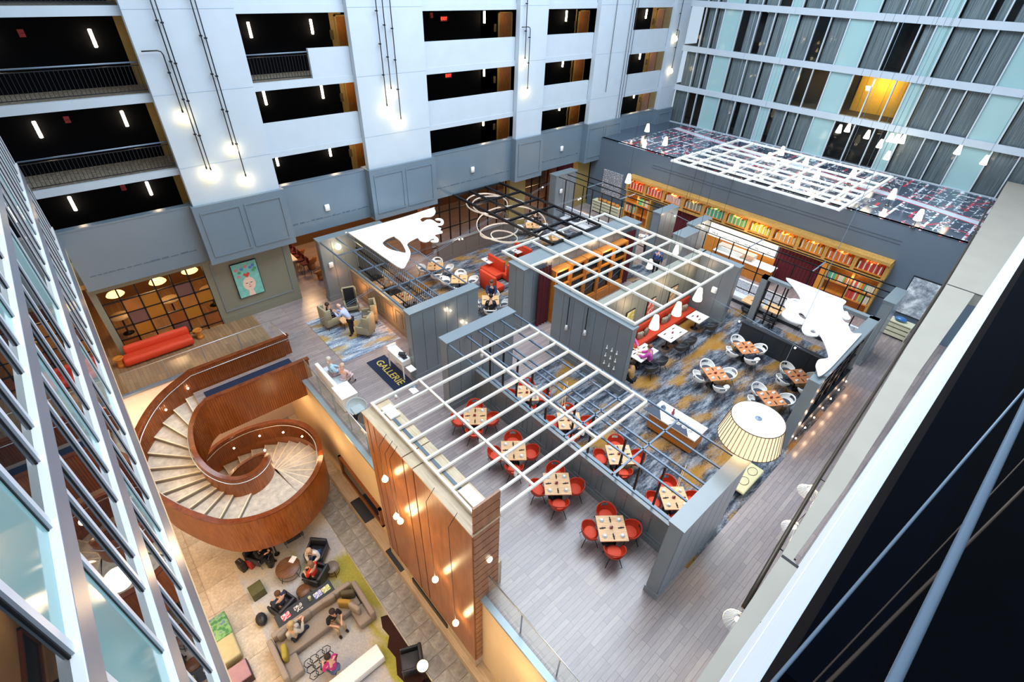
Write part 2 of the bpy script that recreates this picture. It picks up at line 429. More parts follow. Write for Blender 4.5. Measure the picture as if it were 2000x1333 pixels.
# ------------------------------------------------------------------ glass guard rails
RAILG = glass('guard_glass', '#d8e6e4', .97, .02, .5, .22)
def guard(name, pts, label, z0=0.02, h=1.05, step=1.5):
    t_ = thing(name, label, 'railing')
    for i in range(len(pts) - 1):
        p, q = Vector(pts[i] + (0,)), Vector(pts[i + 1] + (0,)); n = max(1, round((q - p).length / step)); d = (q - p) / n
        for k in range(n):
            a_ = p + d * (k + .01); b_ = p + d * (k + .99)
            g = MB(); g.bar((a_.x, a_.y, z0 + h / 2), (b_.x, b_.y, z0 + h / 2), .015, h - .06); g.build('glass_panel', RAILG, t_)
            if k: g = MB(); g.bar((a_.x, a_.y, z0), (a_.x, a_.y, z0 + h), .03); g.build('post', STEEL, t_)
        g = MB(); g.tube([(p.x, p.y, z0 + h), (q.x, q.y, z0 + h)], .022); g.build('handrail', mat('chrome', '#c4c6c8', .4, .8, var=.02), t_)
guard('glass_railing', [(4.72, -.1), (4.72, 5.6)], 'glass guard rail with thin chrome handrail beside the plank floor, right of the brown block')
guard('glass_railing', [(4.72, 11.4), (4.72, 18.4)], 'glass guard rail between the brown block and the staircase')
guard('glass_railing', [(-1.5, 22.15), (4.7, 22.15), (4.85, 20.6)], 'glass guard rail behind the spiral staircase')

# ------------------------------------------------------------------ back facade
FY = 24.7
BAYS = [(-1.12, 3.62), (7.35, 12.05), (15.98, 22.45), (24.7, 29.4), (33.1, 37.95)]
COLS = [(3.62, 7.35), (12.05, 15.98), (22.45, 24.7), (29.4, 33.1), (37.95, 40.0)]
FLO = [(6.35, 7.7, 7.95), (9.18, 10.5, 10.8), (11.98, 13.3, 13.6), (14.8, 16.2, 16.8)]   # (parapet top, opening top, slab top)
g = MB()
for x0, x1 in COLS:
    g.box(x0, 24.38, 6.4, x1, 24.71, 16.8)
struct(g.build('wall_back', WHITE), 'white plaster piers of the back facade')
JO = mat('joint_shadow', '#9fb0c0', .8, var=.02)
g = MB()
for x0, x1 in COLS:
    for z in (8.0, 10.75, 13.5): g.box(x0 + .01, 24.372, z, x1 - .01, 24.385, z + .02)
struct(g.build('trim_3', JO), 'thin joints across the white piers')
g = MB()
for i, (x0, x1) in enumerate(BAYS):
    for k, (p, o_, s_) in enumerate(FLO):
        g.box(x0, FY, o_, x1, FY + .25, s_)
        if k and (i > 1 or (i == 1 and k == 3)): g.box(x0, FY + .03, FLO[k - 1][2], x1, FY + .2, p)
        if i == 1 and k == 1: g.box(x0, FY + .03, s_ - 2.85, x1, FY + .2, p)
        if i == 1 and k == 2: g.box(x0 + 2.75, FY + .03, FLO[1][2], x1, FY + .2, p)
struct(g.build('wall_back', WHITE), 'white slab edges and parapets of the back facade')
g = MB()   # grey paneled band above the restaurant
for x0, x1 in BAYS: g.box(x0 - (.6 if x0 > 30 else 0), FY, 3.72, x1, FY + .3, 6.35); g.box(x0, FY - .02, 6.3, x1, FY + .32, 6.37)
struct(g.build('wall_back', GREYF), 'grey painted band below the corridors')
for k, (x0, x1) in enumerate(COLS):
    a0 = x0 - .12; a1 = x1 + (.12 if x1 < 39 else 0)
    g = MB(); g.box(a0, 24.2, 3.66, a1, 25.1, 6.4)
    b_ = struct(g.build('wall_back', GREYF), 'grey paneled pier box %s' % ['beside the portrait', 'behind the white leaf panel', 'narrow, left of the red curtain', 'left of the roof map', 'at the corner'][k])
    n = 2 if x1 - x0 > 3 else 1; w_ = (a1 - a0 - .3) / n
    for j in range(n):
        u0 = a0 + .15 + j * w_ + .08; u1 = u0 + w_ - .16
        g = MB()
        for (q0, r0, q1, r1) in ((u0, 4.0, u1, 4.07), (u0, 6.05, u1, 6.12), (u0, 4.07, u0 + .07, 6.05), (u1 - .07, 4.07, u1, 6.05)): g.box(q0, 24.165, r0, q1, 24.2, r1)
        g.build('panel_moulding', GREYF, b_)
g = MB()
for x0, x1 in BAYS:
    x = x0 + .3
    while x < x1 - .4: w_ = random.uniform(.12, .4); g.box(x, FY - .012, 4.33, x + w_, FY + .01, 4.36 + random.choice((0, .03))); x += w_ + random.uniform(.03, .12)
struct(g.build('trim_4', mat('vent_slot_dark', '#4e6272', .7, var=.1)), 'thin line of air slots along the grey band')
# corridors behind
g = MB(); h_ = MB(); c_ = MB()
for i, (x0, x1) in enumerate(BAYS):
    xe = {0: 3.66, 1: 12.35, 2: 22.8, 3: 30.0, 4: 38.8}[i]
    g.box(x0 - 3, 27, 5.2, xe, 27.15, 16.8)
    h_.box(xe, 27, 5.2, xe + 4, 27.15, 16.8)
    for p, o_, s_ in FLO: c_.box(x0 - 2, 25.0, s_ - .3, x1 + 2, 27, s_ - .02)
    c_.box(x0 - 2, FY + .25, 5.0, x1 + 2, 27, 5.15)
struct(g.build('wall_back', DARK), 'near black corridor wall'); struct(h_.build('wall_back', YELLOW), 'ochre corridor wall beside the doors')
struct(c_.build('floor', mat('corridor_slab', '#8a8478', .8, var=.7, scale=9)), 'corridor slabs of the back facade')
dn = 1
for i, xd in ((1, 12.66), (2, 23.12), (3, 30.3), (4, 39.4)):
    for k in range(3):
        z = FLO[k][0] - 1.15
        g = MB(); g.box(xd, 26.93, z, xd + .95, 27, z + 2.15); o = struct(g.build('door_%d' % dn, DOORW), 'orange wooden guest room door in the corridor'); dn += 1
        g = MB(); g.box(xd - .07, 26.9, z, xd, 27, z + 2.22); g.box(xd + .95, 26.9, z, xd + 1.02, 27, z + 2.22); g.box(xd - .07, 26.9, z + 2.15, xd + 1.02, 27, z + 2.22); g.build('door_frame', YELLOW, o)
        g = MB(); g.tube([(xd + .1, 26.88, z + 1.05), (xd + .24, 26.88, z + 1.05)], .015); g.build('handle', STEEL, o)
        g = MB(); g.box(xd - .38, 26.96, z + 1.2, xd - .22, 27, z + 1.6); g.build('number_plate', mat('plate_bronze', '#6b5636', .5), o); lamp((xd, 26.2, z + 2.0), 9, (1, .78, .45), .1)  # unseen lamp added before each door to brighten door and ochre wall
# railings
def railing(name, x0, x1, y, z0, label, h=1.05, n=None, m=BLACK):
    t_ = thing(name, label, 'railing'); n = n or int((x1 - x0) / .13)
    g = MB(); g.tube([(x0, y, z0 + h), (x1, y, z0 + h)], .03); g.build('handrail', STEEL, t_)
    g = MB(); g.box(x0, y - .015, z0 + .1, x1, y + .015, z0 + .13); g.box(x0, y - .015, z0 + h - .12, x1, y + .015, z0 + h - .09); g.build('rail', m, t_)
    g = MB(); g.box(-.008, -.008, z0 + .1, .008, .008, z0 + h - .1); d = g.data('baluster', m)
    for k in range(n): o = bpy.data.objects.new('baluster', d); C.objects.link(o); o.parent = t_; o.location = (x0 + (k + .5) * (x1 - x0) / n, y, 0)
    return t_
railing('balcony_railing', -1.1, 3.6, 24.85, 7.95, 'black balcony railing of the lowest railed corridor in the left bay')
railing('balcony_railing', -1.1, 3.6, 24.85, 10.8, 'black balcony railing of the corridor one level higher in the left bay')
railing('balcony_railing', -1.1, 3.6, 24.85, 13.6, 'black balcony railing at the top left of the facade')
railing('balcony_railing', 7.4, 10.1, 24.85, 10.8, 'short black railing beside a solid parapet in the second bay')
railing('balcony_railing', 7.4, 12.0, 24.85, 13.6, 'black balcony railing at the top of the second bay')
# sconces
SB = thing('corridor_sconce', 'tube', 'sconce')
g = MB(); g.lathe([(.05, -.3), (.06, -.28), (.06, .28), (.05, .3)], n=10); g.build('tube', SCON, SB); g = MB(); g.box(-.04, .04, -.08, .04, .09, .08); g.build('bracket', STEEL, SB)
scl = [(2.76, 12.45, 'top corridor of the left bay'), (-.12, 9.56, 'middle corridor of the left bay, its left lamp'), (2.72, 9.6, 'middle corridor of the left bay, its right lamp'), (-.22, 6.65, 'lowest corridor of the left bay, its left lamp'), (2.58, 6.7, 'lowest corridor of the left bay, its right lamp'),
       (8.53, 12.55, 'top corridor of the second bay, left'), (11.37, 12.6, 'top corridor of the second bay, right'), (8.47, 9.8, 'middle corridor of the second bay, left'), (11.32, 9.8, 'middle corridor of the second bay, right'), (8.32, 6.95, 'lowest corridor of the second bay, left'), (11.16, 6.95, 'lowest corridor of the second bay, right'),
       (21.9, 12.8, 'top corridor of the third bay'), (21.87, 10, 'middle corridor of the third bay'), (21.8, 7.1, 'lowest corridor of the third bay'), (28.93, 12.75, 'top corridor of the fourth bay'), (28.96, 10.05, 'middle corridor of the fourth bay'), (29.0, 7.2, 'lowest corridor of the fourth bay'),
       (37.85, 12.75, 'top corridor of the fifth bay'), (37.92, 10, 'middle corridor of the fifth bay'), (38.0, 7.15, 'lowest corridor of the fifth bay'), (-.35, 12.5, 'top corridor of the left bay, at the picture edge')]
for i, (x, z, s_) in enumerate(scl):
    o = SB if i == 0 else dup(SB); o.location = (x, 26.88, z); tag(o, 'glowing tube sconce in the ' + s_, 'sconce', 'corridor tube sconces')
    lamp((x, 26.4, z), 5.5, (1, .68, .38), .1)
# signs and alarms
for k, (x, z) in enumerate(((18.8, 12.8), (18.95, 10.0))):
    o = thing('exit_sign', 'red glowing exit sign in the %s corridor of the third bay' % ('top', 'middle')[k], 'sign', (x, 26.6, z))
    g = MB(); g.box(-.22, 0, -.12, .22, .05, .12); g.build('case', mat('sign_case', '#5a0a08', .5), o)
    letters('EXIT', .2, mat('exit_red', '#ff2a1a', .5, emit='#ff2a1a', es=6, var=.02), o, (0, -.01, 0), (PI / 2, 0, 0), .004)
    lamp((x, 26.3, z), 3, (1, .1, .06), .1)
for k, (px, py, s_) in enumerate(((42, 65, 'top left corridor'), (131, 234, 'middle left corridor'), (843, 30, 'top corridor of the third bay'), (847, 139, 'middle corridor of the third bay'), (241, 367, 'lowest left corridor'))):
    p = aty(px, py, 26.9); g = MB(); g.box(-.09, 0, -.12, .09, .1, .12); g.cbox((0, -.02, -.05), (.12, .04, .08)); o = g.build('fire_alarm', mat('alarm_red', '#a3201a', .5), loc=p); tag(o, 'small red fire alarm on the dark wall of the ' + s_, 'alarm')
for k, (px, py, s_) in enumerate(((638, 405, 'second bay'), (922, 331, 'third bay'), (1096, 290, 'fourth bay'))):
    p = aty(px, py, FY); g = MB(); g.rbox(-.13, -.12, -.17, .13, 0, .17, .05); o = g.build('wall_speaker', WSHELL, loc=p); tag(o, 'white wall speaker on the grey band of the ' + s_, 'speaker')
# ------------------------------------------------------------------ ground level below the facade
g = MB(); g.box(-1.2, 25.1, 0, -.95, 25.3, 3.72); g.box(3.2, 25.1, 0, 7.3, 25.3, 3.72); g.box(3.25, 25.06, 0, 7.3, 25.1, .35); g.box(-1.2, 25.0, 3.42, 3.3, 25.3, 3.72)
aw = struct(g.build('wall_back', mat('olive_grey_paint', '#7c7a6a', .6, var=.05)), 'olive grey wall carrying the portrait')
for (q0, r0, q1, r1) in ((3.5, .6, 7.0, .65), (3.5, 3.3, 7.0, 3.35), (3.5, .65, 3.55, 3.3), (6.95, .65, 7.0, 3.3)):
    g = MB(); g.box(q0, 25.06, r0, q1, 25.1, r1); g.build('panel_moulding', GREY, aw)
g = MB(); g.box(-1.2, 25.02, 3.42, 3.3, 25.1, 3.72); struct(g.build('trim_5', mat('beige_soffit', '#c9b08a', .6)), 'beige header over the screen of square panels')
g = MB(); g.box(7.2, 31.5, 0, 42, 31.7, 3.8); g.box(7.2, 25.3, 0, 7.35, 28.2, 3.8); struct(g.build('wall_back', mat('bar_brown_wall', '#5d4024', .6)), 'brown rear wall of the bar')
g = MB(); g.box(-3, 24.98, 3.75, 42, 31.7, 3.95); struct(g.build('ceiling', mat('bar_ceiling', '#b8935c', .7)), 'low ceiling over the bar')
g = MB(); g.box(-3, 31, 0, 7.3, 31.15, 3.8); g.box(-3.2, 25.3, 0, -3, 31, 3.8); struct(g.build('wall_back', mat('side_room_wall', '#6d4a2a', .6)), 'brown wall of the room behind the panel screen')
for x, y, pw in ((1, 28, 90), (9, 29, 110), (13, 28, 110), (17, 28.5, 28), (21, 28, 18), (27, 27.5, 90), (5, 30, 30)): lamp((x, y, 3.3), pw * 1.7, (1, .64, .32), .3)
# brown pillars and dark screens in the bar front
for i, (x0, x1, m, nm) in enumerate(((15.5, 16.0, mat('brown_pillar', '#7a4c34', .6), 'beside the white leaf panel'), (22.6, 24.1, mat('ochre_pier', '#9a8450', .6), 'below the narrow grey pier'), (26.7, 27.2, mat('brown_pillar', '#7a4c34', .6), 'beside the red curtain'), (29.6, 31.0, mat('ochre_pier', '#9a8450', .6), 'in the far corner'))):
    g = MB(); g.box(x0, 25.0, 0, x1, 25.6, 3.75); g.box(x0 - .04, 24.96, 0, x1 + .04, 25.64, .3); struct(g.build('wall_back', m), 'square pier ' + nm)
g = MB(); g.box(31.0, 25.1, 0, 33, 25.3, 3.75); struct(g.build('wall_back', DARK), 'near black sheet standing for the shade of an opening, far corner')  # solid sheet painted near black for the shade inside an opening


def curtain(x0, y0, x1, y1, h, label, m=CRIM, z0=0.02):
    g = MB(); d = Vector((x1 - x0, y1 - y0)); ln = d.length; u = d / ln; nrm = Vector((-u.y, u.x)); k = max(8, int(ln / .05)); vs = []
    for i in range(k + 1):
        p = Vector((x0, y0)) + u * ln * i / k + nrm * (.045 * math.sin(i * 2 * PI / 4.2) + .02)
        vs += [(p.x, p.y, z0), (p.x, p.y, z0 + h)]
    vs2 = [(x + nrm.x * .02, y + nrm.y * .02, z) for x, y, z in vs]
    g.add(vs, [(2 * i, 2 * i + 2, 2 * i + 3, 2 * i + 1) for i in range(k)], True); g.add(vs2, [(2 * i, 2 * i + 2, 2 * i + 3, 2 * i + 1) for i in range(k)], True)
    return tag(g.build('curtain', m), label, 'curtain')
curtain(27.3, 25.2, 29.3, 25.2, 3.6, 'long crimson curtain under the grey band')


def window_screen(name, x0, x1, y, z1, nx, nz, label, fills=None, z0=.2):
    """a screen of square panels in a dark frame"""
    t_ = thing(name, label, 'screen')
    for i in range(nx + 1): x = x0 + (x1 - x0) * i / nx; g = MB(); g.box(x - .03, y - .04, 0, x + .03, y + .04, z1); g.build('upright', BLACK, t_)
    for j in range(nz + 1): z = z0 + (z1 - z0) * j / nz; g = MB(); g.box(x0, y - .04, z - .025, x1, y + .04, z + .025); g.build('crossbar', BLACK, t_)
    if fills:
        for (i, j, m) in fills:
            g = MB(); g.box(x0 + (x1 - x0) * i / nx + .03, y - .02, z0 + (z1 - z0) * j / nz + .025, x0 + (x1 - x0) * (i + 1) / nx - .03, y + .02, z0 + (z1 - z0) * (j + 1) / nz - .025); g.build('panel', m, t_)
    return t_
FA = mat('amber_resin_panel', '#a8662a', .4, var=.3, scale=1.5); FB_ = mat('mauve_resin_panel', '#6d4b45', .4, var=.2, scale=1.5); FC = mat('ochre_resin_panel', '#a0651a', .4, var=.15, scale=1.5); FD = mat('rust_resin_panel', '#8a4a1c', .4, var=.2, scale=2)
window_screen('panel_screen', -.95, 3.2, 25.15, 3.4, 6, 5, 'dark framed screen of amber and mauve square panels behind the red sofa',
              [(1, 3, FA), (1, 2, FB_), (1, 1, FC), (2, 3, FC), (2, 2, FC), (4, 3, FB_), (4, 2, FA), (4, 1, FC), (5, 2, FC), (5, 0, FD), (0, 0, FD), (3, 0, FB_), (3, 1, FD)])
window_screen('bar_screen', 16.1, 22.5, 25.3, 3.7, 8, 3, 'dark steel framed screen in front of the bar', None)
window_screen('bar_screen', 24.2, 26.6, 25.3, 3.7, 3, 3, 'dark steel framed screen left of the red curtain', None)
for k, (x, z, s_) in enumerate(((-.35, 2.7, 'left'), (1.35, 2.75, 'middle'), (2.75, 2.85, 'right'))):
    o = thing('disc_pendant', 'large glowing disc pendant behind the panel screen, %s of three' % s_, 'lamp', (x, 26.0, z)); g = MB(); g.lathe([(.05, .1), (.3, .08), (.36, 0), (.3, -.04), (.05, -.04)]); g.build('shade', mat('amber_glow', '#ffd08a', .5, emit='#ffc070', es=3, var=.02), o)
    g = MB(); g.tube([(0, 0, .1), (0, 0, 3.72 - z)], .008, 4); g.build('cord', BLACK, o)
# ------------------------------------------------------------------ portrait
pt = thing('portrait_painting', 'teal portrait of a face with flowers in the hair, in a thin dark frame', 'painting', (4.92, 25.0, 2.08))
g = MB(); g.box(-.62, .0, -.96, .62, .06, .96); g.build('frame', BLACK, pt)
g = MB(); g.box(-.59, -.012, -.93, .59, .0, .93); g.build('canvas', mat('teal_canvas', '#7fc4b8', .7, var=.25, scale=4), pt)
def flat(pts, y, m, name='painted_shape'): g = MB(); n = len(pts); g.add([(x, y, z) for x, z in pts] + [(x, y - .004, z) for x, z in pts], [tuple(range(n)), tuple(range(n, 2 * n))] + [(i, (i + 1) % n, (i + 1) % n + n, i + n) for i in range(n)]); return g.build(name, m, pt)
def ov(cx, cz, rx, rz_, n=16): return [(cx + rx * math.cos(2 * PI * k / n), cz + rz_ * math.sin(2 * PI * k / n)) for k in range(n)]
SKIN_P = mat('painted_skin', '#e8c8b4', .7); PINKP = mat('painted_pink', '#d87a8a', .7); BLUEP = mat('painted_blue', '#5b7fc0', .7); REDP = mat('painted_red', '#d8402c', .7); GREENP = mat('painted_green', '#4f9a6a', .7); INK = mat('painted_ink', '#2b2320', .7)
flat(ov(0, -.25, .3, .38), -.014, SKIN_P, 'painted_face'); flat([(-.1, -.55), (.1, -.55), (.16, -.92), (-.16, -.92)], -.013, SKIN_P, 'painted_neck')
for sx in (-1, 1): flat(ov(sx * .11, -.2, .05, .022, 8), -.02, INK, 'painted_eye')
flat([(0, -.2), (.03, -.33), (-.03, -.33)], -.02, PINKP, 'painted_nose'); flat(ov(0, -.42, .06, .02, 8), -.02, REDP, 'painted_mouth')
flat([(0, .1), (.16, .28), (.1, .38), (0, .3), (-.1, .38), (-.16, .28)], -.018, REDP, 'painted_heart')
for k, (x, z, m) in enumerate(((-.3, .45, GREENP), (-.42, .62, PINKP), (-.15, .6, BLUEP), (.05, .7, PINKP), (.25, .6, BLUEP), (.4, .68, BLUEP), (.36, .42, GREENP), (-.38, .25, PINKP), (.45, .5, GREENP))): flat(ov(x, z, .09, .08, 7), -.016 - k * .0006, m, 'painted_flower')

# ------------------------------------------------------------------ right glass facade
PANE = glass('guest_room_glass', '#0e1a22', .88, .015, .6, .8)
TEAL = mat('teal_spandrel_glass', '#98b8ba', .12, var=.05, scale=.6)
CURT = NT('sheer_curtain'); f = CURT.noise(CURT.co((1, 9, .15)), 3, 4, .6); CURT.base(CURT.ramp(f, [(.3, '#6d8490'), (.7, '#d6e6ea')]), .9); CURT = CURT.m
YB = [24.5, 23.1, 22.3, 21.6, 20.3, 19.0, 17.9, 17.0, 16.3, 15.1, 14.3, 13.2, 11.8, 10.55, 9.35, 8.6, 7.85, 6.57, 5.8, 4.7, 3.25, 2.0, .8, -.3]
TC = {3, 7, 11, 15, 19}
SL = [(5.0, 5.35), (7.72, 8.1), (10.47, 10.85), (13.37, 13.75), (16.2, 16.7)]
for k, (z0, z1) in enumerate(SL):
    g = MB(); g.box(39.85, -.4, z0, 40.3, 24.7, z1); struct(g.build('trim_%d' % (10 + k), WHITE), 'white floor band across the right glass facade')
g = MB(); g.box(42.3, -.4, 4, 42.5, 24.7, 16.8)
for z0, z1 in SL: g.box(40.3, -.4, z0, 42.3, 24.7, z1)
struct(g.build('wall_right', mat('guest_room_interior', '#4a443c', .8)), 'guest room interiors behind the right glass facade')
wn = 1; LIT = {(1, 12): '#ffcf50', (1, 13): '#ffcf50', (1, 14): '#ffcf50'}
warm = mat('lit_room_wall', '#e8b84a', .7)
for r in range(4):
    za, zb = SL[r][1], SL[r + 1][0]
    w = struct(thing('window_%d' % wn, '', '')); del w['category']; w['label'] = 'row %d of curtained windows in the right glass facade, from below' % (r + 1); wn += 1
    for i in range(len(YB) - 1):
        y1, y0 = YB[i], YB[i + 1]
        g = MB(); g.box(40.02, y0 + .03, za, 40.05, y1 - .03, zb); g.build('spandrel_panel' if i in TC else 'pane', TEAL if i in TC else PANE, w)
        g = MB(); g.box(39.9, y1 - .035, za, 40.05, y1 + .035, zb); g.build('mullion', STEEL if 0 else mat('pale_mullion', '#c3cdd6', .35, .2, var=.03), w)
        if i not in TC and (r, i) not in ((1, 13), (1, 12), (1, 14), (0, 13), (0, 12)) and random.random() < .86:
            n = 14; vs = []; y_a = y0 + random.uniform(0, .1); y_b = y1 - random.uniform(0, .45 if random.random() < .4 else .05)
            for k in range(n + 1): y = y_a + (y_b - y_a) * k / n; x = 40.3 + .05 * math.sin(k * 1.9); vs += [(x, y, za), (x, y, zb)]
            g = MB(); g.add(vs, [(2 * k, 2 * k + 2, 2 * k + 3, 2 * k + 1) for k in range(n)], True); g.build('curtain', CURT, w)
    if r == 1:
        g = MB(); g.box(42.2, 8.6, za, 42.29, 11.9, zb); g.build('room_wall', warm, w); g = MB(); g.lathe([(.12, 0), (.2, .25)], (41.5, 11.1, za + 1.4)); g.build('table_lamp', GLOW, w)
        lamp((41.3, 10.4, 10.0), 130, (1, .75, .25), .2); lamp((41.3, 14.5, 9.6), 22, (1, .7, .3), .2)

# ------------------------------------------------------------------ left glass facade, floor bands, fins and panes
LB = [24.6, 23.3, 22.3, 21.3, 20.3, 19.3, 18.2, 17.3, 16.2, 15.2, 14.2, 12.7, 11.0, 9.95, 8.85, 7.95, 7.2, 6.55, 5.5, 4.95, 4.08, 2.88, 1.9, 1.0, 0, -1.2]
LT = {3, 7, 11, 15, 20}
LS = [(5.75, 6.6), (8.55, 9.0), (11.0, 11.3), (13.9, 14.3)]
LFR = mat('pale_lilac_mullion', '#787e8c', .35, .1, var=.03); LPANE = glass('left_facade_glass', '#10191e', .55, .01, .8, 1.); LTE = mat('left_teal_panel', '#7fa8aa', .08, var=.04, scale=.5)
GASK = mat('black_gasket', '#0b0d12', .5)
for k, (z0, z1) in enumerate(LS):
    g = MB(); g.box(-1.5, -1.2, z0, -1.1, 24.7, z1); o = struct(g.build('trim_%d' % (20 + k), LFR), 'lilac grey floor band of the left glass facade')
    g = MB(); g.box(-1.25, -1.2, z1, -1.105, 24.7, z1 + .03); g.build('sill', WHITEG, o)
for r in range(3):
    za, zb = LS[r][1] + .03, LS[r + 1][0]
    w = struct(thing('window_%d' % (10 + r), '', '')); del w['category']; w['label'] = 'row %d of panes of the left glass facade, from below' % (r + 1)
    for i in range(len(LB) - 1):
        y1, y0 = LB[i], LB[i + 1]
        g = MB(); g.box(-1.185, y0 + .03, za, -1.17, y1 - .03, zb); g.build('spandrel_panel' if i in LT else 'pane', LTE if i in LT else LPANE, w)
        g = MB(); g.box(-1.17, y1 - .035, za, -1.138, y1 + .05, zb); g.build('mullion', mat('pale_grey_mullion', '#c4c8d2', .4, var=.03), w)
        g = MB(); g.box(-1.17, y1 - .055, za, -1.16, y1 - .036, zb); g.build('gasket', GASK, w)
g = MB(); g.box(-3.6, -1.2, 5.9, -3.5, 24.7, 14.3); g.box(-3.5, -1.2, 8.6, -1.5, 24.7, 8.7); g.box(-3.5, -1.2, 11.1, -1.5, 24.7, 11.2)
struct(g.build('wall_left', mat('left_room_interior', '#a89a8c', .8, var=.5, scale=.8)), 'rooms behind the left glass facade')
g = MB(); g.box(-6, -.2, L, -5.9, 26, 5.75); struct(g.build('wall_lobby_left', CREAM), 'cream lobby wall under the left facade')
g = MB(); g.box(-6, -1.2, 5.6, -1.1, 24.7, 5.74); struct(g.build('ceiling', CREAM), 'lobby ceiling under the left facade')

# ------------------------------------------------------------------ near facade, below and beside the camera
g = MB()
pl = [(2.0, .09), (4.3, .12), (7.4, .19), (17.4, .73), (22.6, .95), (34.5, 1.58), (40, 1.9)]; pr = [(40, -.2), (22.7, -.26), (22.6, .1), (15.9, .1), (9.9, -.03), (7.45, -.0), (7.36, -.14), (4.5, -.11), (2, -.1)]
g.prism(pl + pr, 5.9, 6.35)
near = struct(g.build('wall_front', mat('beige_bulkhead', '#a39b8f', .5, var=.08, scale=1)), 'beige bulkhead ledge along the near facade')
for x, y0, y1 in ((7.36, -.14, .18), (22.6, -.24, .94)):
    g = MB(); g.box(x - .03, y0, 6.35, x + .03, y1, 6.358); g.build('joint', GASK, near)
g = MB(); g.box(1, -.45, 6.36, 40, -.13, 9.9); g.box(1, -.44, 9.9, 40, -.15, 10.15); g.box(1, -.45, 10.15, 40, -.13, 12.75)
struct(g.build('wall_front', mat('brightened_near_plaster', '#e9eff6', .7, var=.04)), 'white plaster wall of the near facade')  # lighter copy of the facade plaster, its brightness put into the colour
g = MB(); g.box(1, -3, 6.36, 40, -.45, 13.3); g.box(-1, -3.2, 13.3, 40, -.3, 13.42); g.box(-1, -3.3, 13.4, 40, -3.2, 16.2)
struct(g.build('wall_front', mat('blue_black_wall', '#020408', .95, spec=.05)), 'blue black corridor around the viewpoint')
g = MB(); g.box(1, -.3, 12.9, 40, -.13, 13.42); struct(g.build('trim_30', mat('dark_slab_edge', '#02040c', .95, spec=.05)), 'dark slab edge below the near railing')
nr = thing('near_railing', 'dark steel railing close to the viewpoint at lower right', 'railing')
BZ = mat('bronze_bar', '#4a3c33', .4, .5)
for (a, b, z, r_, m) in (((1745, 1333), (1932, 942), 14.5, .0055, STEEL), ((1510, 1333), (1846, 942), 13.62, .005, STEEL), ((1619, 1333), (1828, 1125), 13.6, .005, BZ), ((1590, 1333), (1800, 1110), 13.58, .0025, BZ)):
    p, q = Vector(at(*a, z)), Vector(at(*b, z)); d = (q - p).normalized(); g = MB(); g.tube([p - d * 2, p + d * 14], r_, 8); g.build('rail', m, nr)
g = MB(); g.box(-.007, -.21, 13.45, .007, -.196, 14.4); d = g.data('baluster', BLACK)
for k in range(20): o = bpy.data.objects.new('baluster', d); C.objects.link(o); o.parent = nr; o.location = (7 + k * 1.4, 0, 0)
pipe = thing('lighting_conduit', 'long dark conduit carrying glass lamps beside the beige ledge', 'conduit')
g = MB(); g.tube([at(1936, 395, 6.0), at(1880, 500, 6.0), at(1600, 935, 6.0), at(1520, 1070, 6.0), at(1452, 1188, 6.0)], .045, 8); g.build('tube', mat('bronze_tube', '#4a4038', .4, .6), pipe)
for p in ((1600, 935), (1520, 1070), (1452, 1188)):
    q = at(*p, 6.0); g = MB(); g.tube([q, (q[0], q[1] - .35, q[2])], .015); g.build('bracket', BLACK, pipe)
for k, (px, py) in enumerate(((1578, 962), (1548, 1035), (1437, 1215))):
    q = at(px, py, 5.3); o = thing('glass_dish_lamp', 'white glass dish lamp below the conduit, %s' % ('uppermost in the photo', 'middle one', 'lowest in the photo')[k], 'lamp', q)
    g = MB(); g.lathe([(.04, .24), (.08, .16), (.17, .06), (.24, 0), (.23, -.02)], n=20, caps=False); g.build('shade', glass('clear_ribbed_glass', '#f4f4ee', .72, .1, .5, .5), o); g = MB()
    for j in range(20): a = 2 * PI * j / 20; g.tube([(.08 * math.cos(a), .08 * math.sin(a), .165), (.17 * math.cos(a), .17 * math.sin(a), .065), (.24 * math.cos(a), .24 * math.sin(a), .0)], .004, 4)
    g.build('rib', WSHELL, o); g = MB(); g.ell((0, 0, .1), (.045, .045, .06)); g.build('bulb', BULB, o); lamp((q[0], q[1], q[2] - .3), 30, (1, .7, .4), .1)
    g = MB(); g.tube([(0, 0, .3), (0, -.05, .72)], .008, 5); g.build('cord', BLACK, o)
# ------------------------------------------------------------------ pavilion with the printed map on its roof
RX = 31.0
g = MB(); g.box(RX, -.2, 0, RX + .25, 24.9, 5.3); g.box(RX + .25, -.2, 5.05, 40.0, 24.9, 5.26)
pav = struct(g.build('wall_pavilion', mat('slate_paint', '#5d6a78', .5, var=.05)), 'slate grey pavilion wall above the bookcase')
g = MB()
for y0, y1 in ((3.9, 19.4),): g.box(RX - .015, y0, 4.45, RX, y1, 4.48); g.box(RX - .015, y0, 4.28, RX, y1, 4.31)
g.build('groove', mat('slate_shadow', '#454f5b', .6, var=.03), pav)
t = NT('roof_map_print'); v = t.co()
def bricks(t, rot, w_, h_, ms, sc=1, off=.5):
    b = t.n('ShaderNodeTexBrick'); b.inputs['Scale'].default_value = sc; b.inputs['Brick Width'].default_value = w_; b.inputs['Row Height'].default_value = h_; b.inputs['Mortar Size'].default_value = ms
    b.inputs['Mortar Smooth'].default_value = 0; b.offset = off; t.l(t.co((1, 1, 1), (0, 0, rot)), b.inputs['Vector']); return b.outputs['Fac']
n1 = t.noise(v, .55, 2); n2 = t.noise(v, 3.2, 3, .6); n3 = t.noise(t.co((1, 1, 1), (0, 0, .4)), .8, 2)
def mul(a, b):
    m = t.n('ShaderNodeMath', _operation='MULTIPLY'); t.l(a, m.inputs[0]); t.l(b, m.inputs[1]); return m.outputs[0]
def gt(a, x): return t.ramp(a, [(x, 0.), (x + .02, 1.)])
